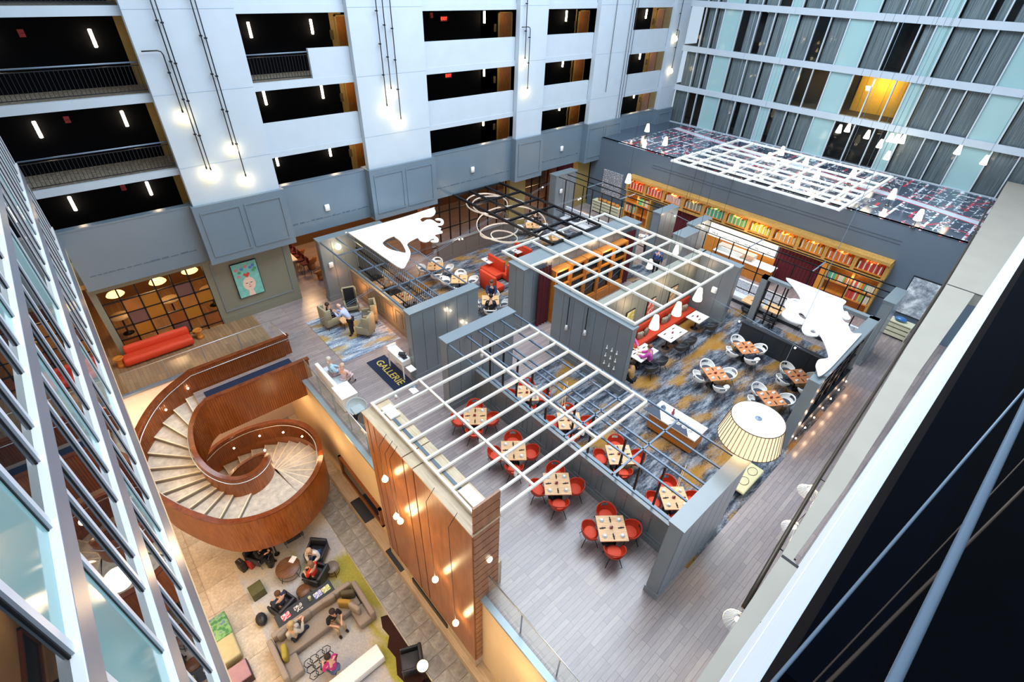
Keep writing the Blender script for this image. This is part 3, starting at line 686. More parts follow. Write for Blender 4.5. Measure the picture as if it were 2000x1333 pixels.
base = t.ramp(n1, [(.3, '#3c4554'), (.7, '#4b5667')])
c = t.mix(base, '#b93a4c', mul(bricks(t, 0, 2.6, .87, .07), gt(n3, .47)))
c = t.mix(c, '#b93a4c', mul(bricks(t, .45, 3.1, 1.7, .07), gt(n1, .57)))
c = t.mix(c, '#dfe6ee', mul(mul(bricks(t, 0, 1.3, .435, .035), gt(n2, .5)), gt(n1, .48)))
c = t.mix(c, '#dfe6ee', mul(bricks(t, 0, 3.9, 1.74, .06), gt(n2, .46)))
c = t.mix(c, '#e9edf2', mul(mul(bricks(t, PI / 2, .22, .15, .045, 1), gt(t.noise(v, 1.9, 1), .60)), gt(t.noise(v, 9, 1), .5)))
w_ = t.n('ShaderNodeTexWave'); w_.bands_direction = 'X'; w_.inputs['Scale'].default_value = .045; w_.inputs['Distortion'].default_value = 5; w_.inputs['Detail'].default_value = 1; w_.inputs['Detail Scale'].default_value = .35; t.l(t.co((1, 1, 1), (0, 0, .25)), w_.inputs['Vector'])
riv = t.ramp(w_.outputs['Fac'], [(.0, 0.), (.955, 0.), (.96, 1.), (1, 1.)]); rivw = t.ramp(w_.outputs['Fac'], [(.0, 0.), (.975, 0.), (.98, 1.), (1, 1.)])
c = t.mix(c, '#c23b50', riv); c = t.mix(c, '#cdd6e2', rivw)
sx = t.n('ShaderNodeSeparateXYZ'); t.l(v, sx.inputs[0]); ym = t.ramp(t.n('ShaderNodeMath', _operation='MULTIPLY_ADD').outputs[0], [(0, 0.), (1, 1.)])
mm = t.n('ShaderNodeMath', _operation='LESS_THAN'); mm.inputs[1].default_value = 22.6; t.l(sx.outputs['Y'], mm.inputs[0])
c = t.mix('#46515f', c, mm.outputs[0])
t.base(c, .12, 0, .6)
g = MB(); g.box(RX - .02, -.2, 5.26, 39.9, 24.7, 5.3); struct(g.build('roof_pavilion', t.m), 'glossy slate roof printed with a red and white street map')
g = MB(); g.box(RX + .3, .2, .01, 40, 24.6, .03); struct(g.build('floor', planks('pavilion_oak_floor', ('#c9853a', '#b5712c', '#80501f'), w=.2)), 'amber oak floor inside the pavilion')
for y, pw in ((20, 60), (17, 60), (12, 160), (10, 120), (5, 60)): lamp((33, y, 2.6), pw, (1, .68, .3), .4)
g = MB(); g.box(30.88, 9.4, 0, 30.98, 14.2, 1.35); g.box(30.5, 6.5, 0, 30.7, 6.75, 2.28); struct(g.build('wall_pavilion', mat('amber_wall', '#d88a34', .5)), 'amber wall under the white menu fascia')
# bookcase: top frieze of ten lit niches
bk = thing('bookcase', 'long honey oak bookcase with lit book niches on the slate wall', 'bookcase', (0, 0, 0))
g = MB(); g.box(30.3, 3.75, 3.3, RX, 20.9, 3.46); g.build('cornice', BRASS, bk)
g = MB(); g.box(30.45, 3.8, 2.28, RX, 20.85, 2.45); g.build('lower_beam', BRASS, bk)
g = MB(); g.box(30.95, 3.8, 2.45, 30.99, 20.85, 3.3); g.build('back_panel', OAKO, bk)
nn = 11; wN = (20.85 - 3.8) / nn
for k in range(nn + 1): y = 3.8 + k * wN; g = MB(); g.box(30.45, y - .1, 2.45, RX, y + .1, 3.3); g.build('divider', BRASS, bk)
for k in range(nn): y = 3.8 + k * wN; g = MB(); g.box(30.42, y + .1, 2.55, RX, y + wN - .1, 2.6); g.build('shelf', OAKO, bk)
for y0, y1, zs in ((3.8, 6.4, (.05, .7, 1.35)), (18.7, 20.8, (.05, .8, 1.55))):
    for yy in (y0, y1, (y0 + y1) / 2): g = MB(); g.box(30.5, yy - .06, 0, RX, yy + .06, 2.28); g.build('divider', BRASS, bk)
    for z in zs: g = MB(); g.box(30.48, y0, z, RX, y1, z + .07); g.build('shelf', OAKO, bk)
    g = MB(); g.box(30.94, y0, 0, 30.99, y1, 2.28); g.build('back_panel', OAKO, bk)
for k in range(nn): lamp((30.6, 3.8 + (k + .5) * wN, 3.2), 14, (1, .6, .22), .15)
for y in (5.1, 19.7): lamp((30.5, y, 2.0), 14, (1, .66, .3), .2)
bcol = ['#b8382c', '#d06a2a', '#c98a2e', '#dba04a', '#b6b03e', '#6fae62', '#3fa585', '#8a8d7c', '#caa6a0', '#c74a3c', '#d8402c']
nich = ['right end niche', 'second niche from the right', 'third niche from the right', 'fourth niche from the right', 'fifth niche from the right', 'middle niche', 'fifth niche from the left', 'fourth niche from the left', 'third niche from the left', 'second niche from the left', 'left end niche']
bnames = ['red', 'orange', 'ochre', 'tan', 'lime', 'green', 'teal', 'grey green', 'pale pink', 'red', 'scarlet']
bdat = {}
for k in range(nn):
    for s_, sh in enumerate(('', 'ff')):
        c = bcol[k] if s_ == 0 else '#d9c9b0'; t = mat('book_cloth_%s' % c[1:], c, .7, var=.1)
    y = 3.8 + k * wN + .16; i = 0
    while y < 3.8 + (k + 1) * wN - .2:
        w_ = .085; hgt = random.choice((.40, .46, .52)); key = (k, hgt, i % 3 == 1)
        if key not in bdat:
            g = MB(); g.box(-.12, 0, 0, .12, w_ * .86, hgt); g.box(-.125, 0, hgt * .7, -.12, w_ * .86, hgt * .8)
            bdat[key] = g.data('book', MATS['book_cloth_%s' % ('d9c9b0' if key[2] else bcol[k][1:])])
        o = bpy.data.objects.new('book', bdat[key]); C.objects.link(o); o.location = (30.62 + random.uniform(0, .06), y, 2.6)
        tag(o, '%s bound book standing in the %s of the oak bookcase' % ('cream' if key[2] else bnames[k], nich[k]), 'book', '%s books in the %s' % ('cream' if key[2] else bnames[k], nich[k])); y += w_; i += 1
for (y0, y1, z, s_) in ((3.9, 5.0, .77, 'right bay, middle shelf'), (5.2, 6.3, 1.42, 'right bay, upper shelf'), (3.9, 5.0, 1.42, 'right bay, top right shelf'), (18.8, 19.6, 1.62, 'left bay, upper shelf'), (19.9, 20.7, .87, 'left bay, middle shelf')):
    y = y0
    while y < y1:
        w_ = random.choice((.08, .12)); k = random.randrange(11); hgt = .44
        g = MB(); g.box(-.12, 0, 0, .12, w_ * .9, hgt); o = g.build('book', MATS['book_cloth_%s' % random.choice((bcol[k][1:], 'd9c9b0'))], loc=(30.66, y, z)); tag(o, 'book in mixed colours on the lower bookcase, ' + s_, 'book', 'books on the lower bookcase, ' + s_); y += w_
# white illuminated menu fascia, counter, pastries
sg = thing('menu_fascia', 'long bright white menu fascia with small black lettering', 'sign', (30.8, 11.75, 1.76))
g = MB(); g.box(0, -2.25, -.5, .1, 2.25, .5); g.build('board', mat('lit_white_board', '#fffdf6', .5, emit='#fff8e8', es=1.3, var=.02), sg)
for k in range(6):
    g = MB()
    for j in range(random.randint(3, 6)): g.box(-.006, 2.0 - k * .75 - j * .085, -.3, 0, 1.95 - k * .75 - j * .085, -.3 + random.choice((.06, .09, .11)))
    g.build('print_line', BLACK, sg)
cn = thing('pastry_counter', 'pastry counter with an amber front under the white fascia', 'counter', (30.1, 10.9, 0))
g = MB(); g.box(-.45, -1.9, 0, .35, 1.9, .92); g.build('body', OAKO, cn); g = MB(); g.box(-.5, -1.95, .92, .4, 1.95, .97); g.build('worktop', WHITEG, cn)
g = MB(); g.box(-.3, -.6, .97, .25, 1.8, 1.35); g.build('display_glass', glass('display_glass', '#e8f0ee', .8), cn)
PAST = mat('pastry_crust', '#c8843c', .7, var=.3, scale=14)
for k in range(12):
    g = MB(); g.ell((0, 0, .05), (.09, .12, .06), 8, 5); tag(g.build('pastry', PAST, loc=(29.9 + .18 * (k % 3), 10.5 + .18 * (k // 3) + .02 * (k % 2), .975)), 'golden pastry under the glass of the pastry counter', 'pastry', 'pastries on the counter')
lamp((29.6, 11, 2.6), 60, (1, .8, .5), .3)
curtain(30.9, 9.4, 30.9, 6.7, 2.25, 'dark crimson curtain right of the white menu fascia')
curtain(30.9, 17.1, 30.9, 14.3, 2.25, 'dark crimson curtain left of the white menu fascia')
o = thing('monochrome_painting', 'large grey and white abstract painting at the right end of the pavilion wall', 'painting', (30.95, 2.0, 1.95))
g = MB(); g.box(-.03, -.68, -1.08, .05, .68, 1.08); g.build('frame', BLACK, o)
t = NT('grey_abstract'); f = t.noise(t.co(), 2.2, 8, .75); t.base(t.ramp(f, [(.35, '#5c6470'), (.5, '#a7adb5'), (.62, '#e6e8ea')]), .7); g = MB(); g.box(-.05, -.64, -1.04, -.03, .64, 1.04); g.build('canvas', t.m, o)
t = NT('lattice_print'); b = t.n('ShaderNodeTexVoronoi', _feature='DISTANCE_TO_EDGE', Scale=9); t.l(t.co(), b.inputs['Vector']); t.base(t.mix('#6b6f7c', '#d9d4d2', t.ramp(b.outputs[0], [(.04, 1.), (.08, 0.)])), .7); LATT = t.m
o = thing('lattice_panel', 'grey and white lattice patterned wall panel left of the bookcase', 'panel', (30.95, 22.6, 2.25)); g = MB(); g.box(-.04, -.9, -.9, .05, .9, .9); g.build('board', LATT, o)
# ------------------------------------------------------------------ spiral staircase
st = thing('spiral_staircase', 'sculptural mahogany spiral staircase with stone treads', 'staircase', (0, 0, 0))
def spl(P, n=6):
    out = []; m = len(P)
    for i in range(m - 1):
        p0, p1, p2, p3 = P[max(i - 1, 0)], P[i], P[i + 1], P[min(i + 2, m - 1)]
        for k in range(n):
            u = k / n; out.append(tuple(.5 * (2 * b + (c - a) * u + (2 * a - 5 * b + 4 * c - d) * u * u + (3 * b - a - 3 * c + d) * u ** 3) for a, b, c, d in zip(p0, p1, p2, p3)))
    return out + [tuple(P[-1])]
RS = -.171
# (x, y, z of the tread beside this point of the wall)
OUT1 = [(.75, 20.62, -.02), (.2, 20.6, -.26), (-.37, 20.42, -.43), (-.9, 20.1, -.6), (-1.36, 19.66, -.77), (-1.76, 19.1, -.94), (-1.98, 18.5, -1.1), (-2.05, 17.85, -1.28), (-2.0, 17.2, -1.45), (-1.88, 16.6, -1.62), (-1.62, 16.05, -1.79), (-1.3, 15.5, -1.96), (-.92, 14.95, -2.12),
        (-.45, 14.45, -2.3), (.2, 14.05, -2.36), (.9, 13.82, -2.38), (1.6, 13.82, -2.4), (2.3, 14.1, -2.45), (2.9, 14.6, -2.6), (3.4, 15.3, -2.8), (3.72, 16.1, -2.95), (3.9, 17.0, -3.1), (3.85, 17.9, -3.25), (3.6, 18.65, -3.42), (3.2, 19.3, -3.6), (2.7, 19.8, -3.8), (2.0, 20.25, -4.0), (1.3, 20.5, -4.2), (.5, 20.6, -4.45), (-.3, 20.4, -4.75)]
IN1 = [(.75, 18.5, -.02), (.35, 18.4, -.2), (.05, 18.2, -.43), (-.18, 17.95, -.65), (-.34, 17.6, -.95), (-.42, 17.2, -1.25), (-.38, 16.85, -1.5), (-.25, 16.5, -1.75), (-.02, 16.2, -2.0), (.3, 15.95, -2.2), (.7, 15.82, -2.3), (1.15, 15.85, -2.36), (1.55, 16.05, -2.38), (1.85, 16.4, -2.42), (1.98, 16.85, -2.7)]
IN2 = [(1.98, 16.85, -2.7), (2.0, 17.3, -3.1), (1.9, 17.75, -3.4), (1.65, 18.15, -3.7), (1.25, 18.45, -4.0), (.7, 18.6, -4.3), (.1, 18.5, -4.6)]
o1 = spl(OUT1, 5); i1 = spl(IN1, 5); i2 = spl(IN2, 5)
def wallpart(name, P, lo, hi, th, side, m): g = MB(); g.sweep([p[:2] for p in P], [p[2] + lo for p in P], [p[2] + hi for p in P], th, side); return g.build(name, m, st)
def reeds(P, lo, hi, off, m, step=.1):
    """vertical reeding on a curved wall"""
    g = MB(); acc = 0
    for a, b in zip(P, P[1:]):
        d = Vector(b[:2]) - Vector(a[:2]); ln = d.length
        if ln < 1e-6: continue
        u = d / ln; nn_ = Vector((-u.y, u.x)) * off
        while acc < ln:
            f_ = acc / ln; x, y, z = (a[k] + (b[k] - a[k]) * f_ for k in range(3)); g.box(x + nn_.x - .012, y + nn_.y - .012, z + lo, x + nn_.x + .012, y + nn_.y + .012, z + hi); acc += step
        acc -= ln
    o = g.build('reeding', m, st); o['kind'] = 'stuff'; return o
# travel is counter-clockwise: the outside of the curve lies to the right hand
wallpart('outer_wall', o1, -.95, .98, .12, -1, MAHOG); wallpart('rim', [(x, y, z) for x, y, z in o1], .98, 1.05, .2, -1, MAHOGD)
wallpart('inner_wall', i1, -.85, .98, .1, 1, MAHOG); wallpart('rim', i1, .98, 1.05, .18, 1, MAHOGD)
wallpart('inner_wall', i2, -.5, .98, .1, 1, MAHOG); wallpart('rim', i2, .98, 1.05, .16, 1, MAHOGD)
reeds(o1, .05, .97, .01, MAHOGD, .08); reeds(i1, -.8, .95, .11, MAHOGD, .08)
CHROME = mat('chrome', '#c4c6c8', .4, .8)
def rail(P, off, side):
    pts = []
    for k, p in enumerate(P):
        a = Vector(P[max(k - 1, 0)][:2]); b = Vector(P[min(k + 1, len(P) - 1)][:2]); d = (b - a).normalized(); n_ = Vector((-d.y, d.x)) * side * off
        pts.append((p[0] + n_.x, p[1] + n_.y, p[2] + .88))
    g = MB(); g.tube(pts, .02, 6); g.build('handrail', CHROME, st, 'thin chrome handrail')
rail([(4.9, 20.62, 0)] + o1, .06, 1); rail([(4.9, 18.5, 0)] + i1, .06, -1)
# straight flight walls
for nm, y, s_, lo in (('outer_wall', 20.62, 1, -.75), ('inner_wall', 18.5, -1, -.9)):
    g = MB(); g.box(.75, y, lo, 4.92, y + .12 * s_, .98); g.build(nm, MAHOG, st)
    g = MB(); g.box(.75, y - .02 * s_, .98, 4.96, y + .18 * s_, 1.05); g.build('rim', MAHOGD, st)
    g = MB(); x = .8
    while x < 4.85: g.box(x, y - .012 * s_, .03, x + .03, y, .97); g.box(x, y + .12 * s_, lo, x + .03, y + .132 * s_, .97); x += .09
    o = g.build('reeding', MAHOGD, st); o['kind'] = 'stuff'
# treads
TREAD = wood('stone_tread', '#b5aca0', '#ded3c4', (2, 2, 2), rough=.35); NOSE = mat('tread_nosing', '#f0e2c2', .4)
def pick(P, f_): x = f_ * (len(P) - 1); i = min(int(x), len(P) - 2); u = x - i; return tuple(P[i][k] * (1 - u) + P[i + 1][k] * u for k in range(3))
def byz(P, z):
    for a, b in zip(P, P[1:]):
        if a[2] >= z >= b[2] and a[2] > b[2]: u = (a[2] - z) / (a[2] - b[2]); return Vector((a[0] + (b[0] - a[0]) * u, a[1] + (b[1] - a[1]) * u))
    return Vector(P[-1][:2]) if z < P[-1][2] else Vector(P[0][:2])
def tread(a, b, c, d, z):
    g = MB(); q = [tuple(a), tuple(b), tuple(c), tuple(d)]; g.prism(q, z - .05, z); o = g.build('tread', TREAD, st)
    g = MB(); u = (c - d).normalized(); nn_ = Vector((-u.y, u.x)) * .045
    g.prism([tuple(c), tuple(c + nn_), tuple(d + nn_), tuple(d)], z - .055, z + .004); g.build('nosing', NOSE, o)
    g = MB(); g.prism([tuple(c), tuple(c + nn_ * .4), tuple(d + nn_ * .4), tuple(d)], z - .18, z - .05); g.build('riser', mat('riser_shadow', '#7c7368', .6), o)
o1f = [p for p in o1 if p[2] > -2.32]; i1f = [p for p in i1 if p[2] > -2.32]
oz = [byz(o1f, -.171 * (k + .5)) for k in range(14)]; iz = [byz(i1f, -.171 * (k + .5)) for k in range(14)]
for k in range(13): tread(oz[k], iz[k], iz[k + 1], oz[k + 1], -.171 * (k + 1.0))
land = [tuple(oz[13])] + [p[:2] for p in o1 if -2.3 > p[2] > -2.47] + [(1.9, 16.5)] + [p[:2] for p in reversed(i1) if -2.3 > p[2] > -2.41] + [tuple(iz[13])]
g = MB(); g.prism(land, -2.45, -2.39); g.build('half_landing', TREAD, st)
g = MB(); g.prism(land, -2.62, -2.451); g.build('landing_slab', MAHOG, st)
cc = Vector((1.55, 17.2)); o2 = [p for p in o1 if p[2] < -2.44]
for k in range(14):
    z = -2.4 - .18 * (k + 1); fa, fb_ = k / 14, (k + 1) / 14
    tread(Vector(pick(o2, fa)[:2]), Vector(pick(i2, fa ** 1.7)[:2]), Vector(pick(i2, fb_ ** 1.7)[:2]) + Vector((.0001, 0)), Vector(pick(o2, fb_)[:2]), z)
for k, (px, py, z) in enumerate(((367, 759, .35), (324, 801, .0), (287, 859, -.5), (457, 876, -3.6), (507, 852, -3.1), (553, 845, -2.7), (590, 853, -2.4), (517, 880, -2.6), (490, 934, -1.85), (456, 950, -1.65))):
    q = at(px, py, z); g = MB(); g.ell(q, (.045, .045, .045), 8, 5); g.build('wall_light', SCON, st); 
for q in ((-1.0, 19.2, .1), (-1.2, 17, -.7), (3.0, 18, -2.2), (2.3, 19.3, -2.9), (.5, 19.6, -1.6)): lamp(q, 9, (1, .72, .42), .15)
lamp((-3.4, 12, 5.4), 420, (1, .78, .52), kind='AREA', size=3.5, size_y=14)  # unseen area light added under the left ceiling for soft lobby light
# warm lobby light, with unseen lamps added to lift the dark copper block
for q, pw in (((1.0, 21.4, -1.4), 70), ((3.4, 19.6, -1.2), 70), ((-3.0, 12, -3.2), 60), ((2.6, 17.5, -3.6), 25), ((-3.5, 8, -1.0), 120), ((-1.5, 21, -1.5), 90), ((3.6, 15.5, -1.8), 45), ((3.3, 3.5, -1.2), 55), ((2.6, 8.5, 1.5), 130), ((.5, 11, 2.5), 160)): lamp(q, pw, (1, .66, .34), .3)
# ------------------------------------------------------------------ panelled partition walls
def pwall(x0, y0, x1, y1, label, h=3.56, cap=.1, name='partition_wall', base=True, m=None, step=.62, z0=0):
    m = m or GREY; t_ = thing(name, label, 'wall', ((x0 + x1) / 2, (y0 + y1) / 2, 0)); cx, cy = t_.location[0], t_.location[1]
    x0 -= cx; x1 -= cx; y0 -= cy; y1 -= cy
    g = MB(); g.box(x0, y0, z0, x1, y1, h); g.build('core', m, t_)
    for (a0, a1, axis, c, s_) in ((x0, x1, 0, y0, -1), (x0, x1, 0, y1, 1), (y0, y1, 1, x0, -1), (y0, y1, 1, x1, 1)):
        n = max(1, round((a1 - a0) / step)); w_ = (a1 - a0) / n
        for k in range(n):
            u0 = a0 + k * w_ + .012; u1 = u0 + w_ - .024; g = MB(); c1 = c + s_ * .018
            if axis == 0: g.box(u0, c, z0 + .02, u1, c1, h - .02)
            else: g.box(c, u0, z0 + .02, c1, u1, h - .02)
            g.build('panel', m, t_)
    if cap: g = MB(); e = .05; g.box(x0 - e, y0 - e, h, x1 + e, y1 + e, h + .05); g.box(x0 - .03, y0 - .03, h - cap, x1 + .03, y1 + .03, h); g.build('cap', m, t_)
    if base: g = MB(); e = .04; g.box(x0 - e, y0 - e, 0, x1 + e, y1 + e, .28); g.build('baseboard', m, t_)
    return t_
pwall(8.42, 2.22, 11.88, 2.6, 'tall grey panelled wall nearest the viewer, right of the red tables')
pwall(8.42, 12.6, 11.88, 13.05, 'tall grey panelled wall at the far end of the two rows of red tables')
pwall(8.38, 15.15, 11.95, 15.55, 'tall grey panelled wall behind the host stand')
pwall(8.38, 23.75, 12.1, 24.2, 'tall grey panelled wall between the lounge and the bar')
pwall(14.65, 14.98, 23.9, 16.05, 'thick grey wall holding the wine cabinets')
pwall(14.72, 8.62, 15.05, 13.0, 'grey wall with nine small hooks and two hanging pendants')
pwall(23.25, 8.5, 23.6, 10.6, 'grey end wall of the banquette alcove')
pwall(15.05, 10.62, 23.6, 10.86, 'grey wall with three framed prints behind the orange banquette', m=mat('alcove_olive_grey', '#85857a', .5, var=.05))
for x0, y0, x1, y1, s_ in ((25.75, 23.6, 27.9, 24.2, 'beside the red curtain'), (25.9, 15.0, 27.85, 15.5, 'left of the dark curtain'), (26.0, 12.75, 27.9, 13.2, 'at the left end of the menu fascia lattice'), (25.65, 2.3, 27.4, 2.72, 'at the right end of the lattice, near the abstract painting'), (24.1, 12.2, 25.6, 12.9, 'short, behind the white grid')):
    pwall(x0, y0, x1, y1, 'grey pier ' + s_)
# low walls
def lowwall(x0, y0, x1, y1, h, label, m=None, **k): return pwall(x0, y0, x1, y1, label, h, .06, 'low_wall', True, m, 1.05, **k)
lw1 = lowwall(9.78, 2.6, 9.98, 12.6, 1.5, 'low grey panelled wall between the two rows of red tables')
lw2 = lowwall(9.8, 15.55, 10.0, 23.75, 1.48, 'low brass lit panelled wall behind the wing chairs', mat('warm_grey_panel', '#8f826c', .45, var=.05))
lw3 = lowwall(22.85, 2.75, 23.05, 7.3, 1.1, 'low black panelled wall beside the white chairs', NAVY)
lw4 = lowwall(15.6, 23.7, 22.0, 23.9, 1.2, 'low brown grey panelled wall in front of the bar', mat('umber_panel', '#6c625c', .5, var=.05))
for L_, xx, y0, y1 in ((lw1, 9.755, 2.7, 12.5), (lw2, 9.775, 15.7, 23.6)):
    n = 9; w_ = (y1 - y0) / n
    for k in range(n):
        a0 = y0 + k * w_ + .12; a1 = a0 + w_ - .24; g = MB(); c0 = xx - L_.location[0]; oy = -L_.location[1]
        for (p0, q0, p1, q1) in ((a0, .42, a1, .45), (a0, 1.25, a1, 1.28), (a0, .45, a0 + .03, 1.25), (a1 - .03, .45, a1, 1.25)): g.box(c0 - .012, p0 + oy, q0, c0 + .012, p1 + oy, q1)
        g.build('panel_moulding', GREY if L_ is lw1 else MATS['warm_grey_panel'], L_)
# ------------------------------------------------------------------ overhead frames
def frame(name, label, x0, x1, y0, y1, z, xs, ys, m, w=.07, h=.1, posts=(), dz=0):
    t_ = thing(name, label, 'frame', (x0, y0, z))
    for x in xs: g = MB(); g.box(x - x0 - w / 2, 0, -h / 2, x - x0 + w / 2, y1 - y0, h / 2); g.build('beam', m, t_)
    for y in ys: g = MB(); g.box(0, y - y0 - w / 2, -h / 2 - dz, x1 - x0, y - y0 + w / 2, h / 2 - dz); g.build('crossbar', m, t_)
    for (x, y, a, b) in posts: g = MB(); g.box(x - x0 - .03, y - y0 - .03, a - z, x - x0 + .03, y - y0 + .03, b - z); g.build('post', m, t_)
    return t_
gy = [5.68, 6.16, 7.02, 7.75, 8.34, 9.2, 9.86, 10.75, 11.34]
f1 = frame('pergola_grid', 'large ivory steel grid floating over the nearest red tables', 4.54, 11.55, 5.66, 11.36, 3.74, [4.57, 6.35, 9.0, 11.52], gy, IVORY, .07, .09, dz=.03)
for x, y in ((5.4, 11.3), (9.0, 8.34), (9.0, 11.2), (6.35, 6.4), (6.35, 9.3), (9.0, 6.2), (6.35, 8.0)):
    g = MB(); g.lathe([(.05, -.22), (.055, -.08), (.02, -.04)], (x - 4.54, y - 5.66, -.05), 10); g.build('spotlight', WHITEG, f1)
gy2 = [8.72, 9.6, 10.75, 12.6, 14.2, 16.0, 16.9]
f2 = frame('pergola_grid', 'ivory steel grid over the wine cabinets and the banquette', 14.9, 22.9, 8.7, 16.93, 3.74, [14.93, 16.9, 18.4, 19.9, 21.5, 22.87], [8.72, 10.4, 12.3, 13.3, 14.9, 16.9], IVORY, .085, .1, dz=.03)
f3 = frame('pergola_grid', 'white steel grid floating above the printed map roof', 28.9, 37.4, 6.75, 16.85, 5.78, [28.94, 29.9, 30.7, 31.9, 32.8, 34.2, 35.2, 37.36], [6.8, 7.6, 8.4, 10.6, 12.0, 13.6, 15.6, 16.8], IVORY, .16, .1, dz=.03)
for y in (8, 15): g = MB(); g.tube([(2.1, y - 6.75, .05), (2.1, y - 6.75, 10)], .008, 4); g.build('hanger', STEEL, f3); g = MB(); g.tube([(7, y - 6.75, .05), (7, y - 6.75, 10)], .008, 4); g.build('hanger', STEEL, f3)
f4 = frame('pergola_grid', 'black steel grid floating over the ring chandelier', 17.5, 21.4, 15.92, 24.6, 3.74, [17.55, 18.8, 20.1, 21.35], [15.98, 17.6, 19.6, 21.0, 22.6, 24.55], BLACK, .12, .12, dz=.02)
XS = [8.48, 9.35, 9.95, 10.24, 11.1, 11.85]
f5 = frame('steel_trellis', 'grey blue steel trellis over the red tables behind the low wall', 8.45, 11.9, 2.62, 12.6, 3.5, XS, [4.6, 6.5, 7.8, 9.4, 11.0], mat('trellis_blue', '#5f6f82', .35, .2), .055, .055,
           [(9.9, y, 1.5, 3.5) for y in (3.75, 4.5, 5.2, 6.5, 7.3, 8.6, 9.4, 10.2, 11.0, 11.8)])
for p in f5.children:
    if p.name.startswith('post'): p.data.materials[0] = BLACK
for y, z in ((3.4, 2.3), (8.2, 2.2)):
    for k in (0, .14): g = MB(); g.lathe([(.02, .1), (.05, .06), (.06, 0), (.03, -.03)], (10.3 - 8.45 + k, y - 2.62, z - 3.5), 10); g.tube([(10.3 - 8.45 + k, y - 2.62, z - 3.42), (10.3 - 8.45 + k, y - 2.62, 0)], .006, 4); g.build('globe_lamp', mat('smoked_globe', '#e8c9a0', .3, emit='#ffcf90', es=.8, var=.02), f5)
f6 = frame('steel_trellis', 'grey blue steel trellis over the cutlery screen beside the lounge', 8.45, 11.9, 15.5, 23.8, 3.5, [8.48, 9.35, 9.95, 10.24, 11.1, 11.85], [17.6, 19.8, 21.9], mat('trellis_blue', '#5f6f82', .35, .2), .055, .055)
rs = thing('rod_screen', 'screen of thin black rods standing on the low lounge wall', 'screen', (10.0, 15.6, 1.5))
g = MB(); g.box(-.012, -.012, 0, .012, .012, 1.95); d = g.data('rod', BLACK)
for k in range(46): o = bpy.data.objects.new('rod', d); C.objects.link(o); o.parent = rs; o.location = (.3, .1 + k * .175, 0)
for z in (.02, 1.2, 1.95): g = MB(); g.box(.27, 0, z - .02, .33, 8.1, z + .02); g.build('rail', BLACK, rs)


def lattice(x, y0, y1, z0, z1, ny, zs, label, extra=()):
    t_ = thing('steel_lattice', label, 'screen', (x, y0, 0))
    for k in range(ny + 1): y = (y1 - y0) * k / ny; g = MB(); g.box(-.025, y - .025, z0, .025, y + .025, z1); g.build('upright', BLACK, t_)
    for z in zs: g = MB(); g.box(-.02, 0, z - .02, .02, y1 - y0, z + .02); g.build('rail', BLACK, t_)
    for dx in extra: g = MB(); g.box(dx - .025, 0, z1 - .05, dx + .025, y1 - y0, z1); g.build('top_rail', BLACK, t_)
    for k in (1, 2): y = (y1 - y0) * k / 3; g = MB(); g.box(0, y - .025, z1 - .05, max(extra), y + .025, z1); g.build('cross_rail', STEEL, t_)
    return t_
lattice(26.0, 15.5, 23.7, 1.0, 3.5, 10, (1.1, 3.48), 'black steel lattice between the two left piers, in front of the lattice panel', (.9, 1.75))
lattice(26.05, 2.7, 12.8, 1.0, 3.5, 12, (1.1, 2.3, 3.48), 'long black steel lattice in front of the menu fascia', (.85, 1.7))
# dark glazed screen room at right
scr = thing('framed_glass_screen', 'black framed glass screen along the walkway, right of the white leaf panel', 'screen', (17.35, 2.28, 0))
g = MB(); g.box(0, 0, 0, .55, .4, 3.5); g.build('end_pier', GREY, scr)
g = MB(); g.box(.5, 0, 3.4, 6.4, .4, 3.6); g.build('top_beam', GREY, scr)
g = MB(); g.box(.5, 0, 0, 6.4, .35, .9); g.build('base_panel', NAVY, scr)
for k in range(7): x = .6 + k * .95; g = MB(); g.box(x - .04, .1, .9, x + .04, .22, 3.4); g.build('upright', BLACK, scr)
for z in (1.7, 2.5): g = MB(); g.box(.5, .12, z - .03, 6.4, .2, z + .03); g.build('rail', BLACK, scr)
g = MB(); g.box(.55, .15, .9, 6.3, .165, 3.4); g.build('glass_pane', glass('smoked_glass', '#2a3036', .72), scr)
for k in range(7):
    q = (17.9 + k * .9, 2.2, .35); g = MB(); g.ell((0, 0, 0), (.04, .03, .04), 8, 5); g.build('step_light', SCON, scr).location = (q[0] - 17.35, q[1] - 2.28, q[2]); lamp((q[0], 1.95, .4), 5, (1, .62, .36), .05)
sc2 = thing('framed_glass_screen', 'black framed window screen beside the orange topped side tables', 'screen', (23.4, 5.9, 0))
g = MB(); g.box(0, 1.2, 0, .25, 1.5, 3.6); g.build('end_post', GREY, sc2); g = MB(); g.box(0, .1, 3.45, .25, 1.5, 3.6); g.build('top_beam', GREY, sc2)
for y in (.2, .7, 1.15): g = MB(); g.box(.08, y - .03, 1.1, .14, y + .03, 3.45); g.build('upright', BLACK, sc2)
for z in (1.4, 2.2, 2.9): g = MB(); g.box(.08, .1, z - .02, .14, 1.5, z + .02); g.build('rail', BLACK, sc2)
sc3 = thing('framed_glass_screen', 'grey head beam and dark post at the corner behind the white leaf panel', 'screen', (23.45, 2.6, 0))
g = MB(); g.box(0, 0, 3.42, .25, 1.15, 3.6); g.build('top_beam', GREY, sc3); g = MB(); g.box(0, -.3, 0, .3, .0, 3.6); g.build('end_post', GREY, sc3)

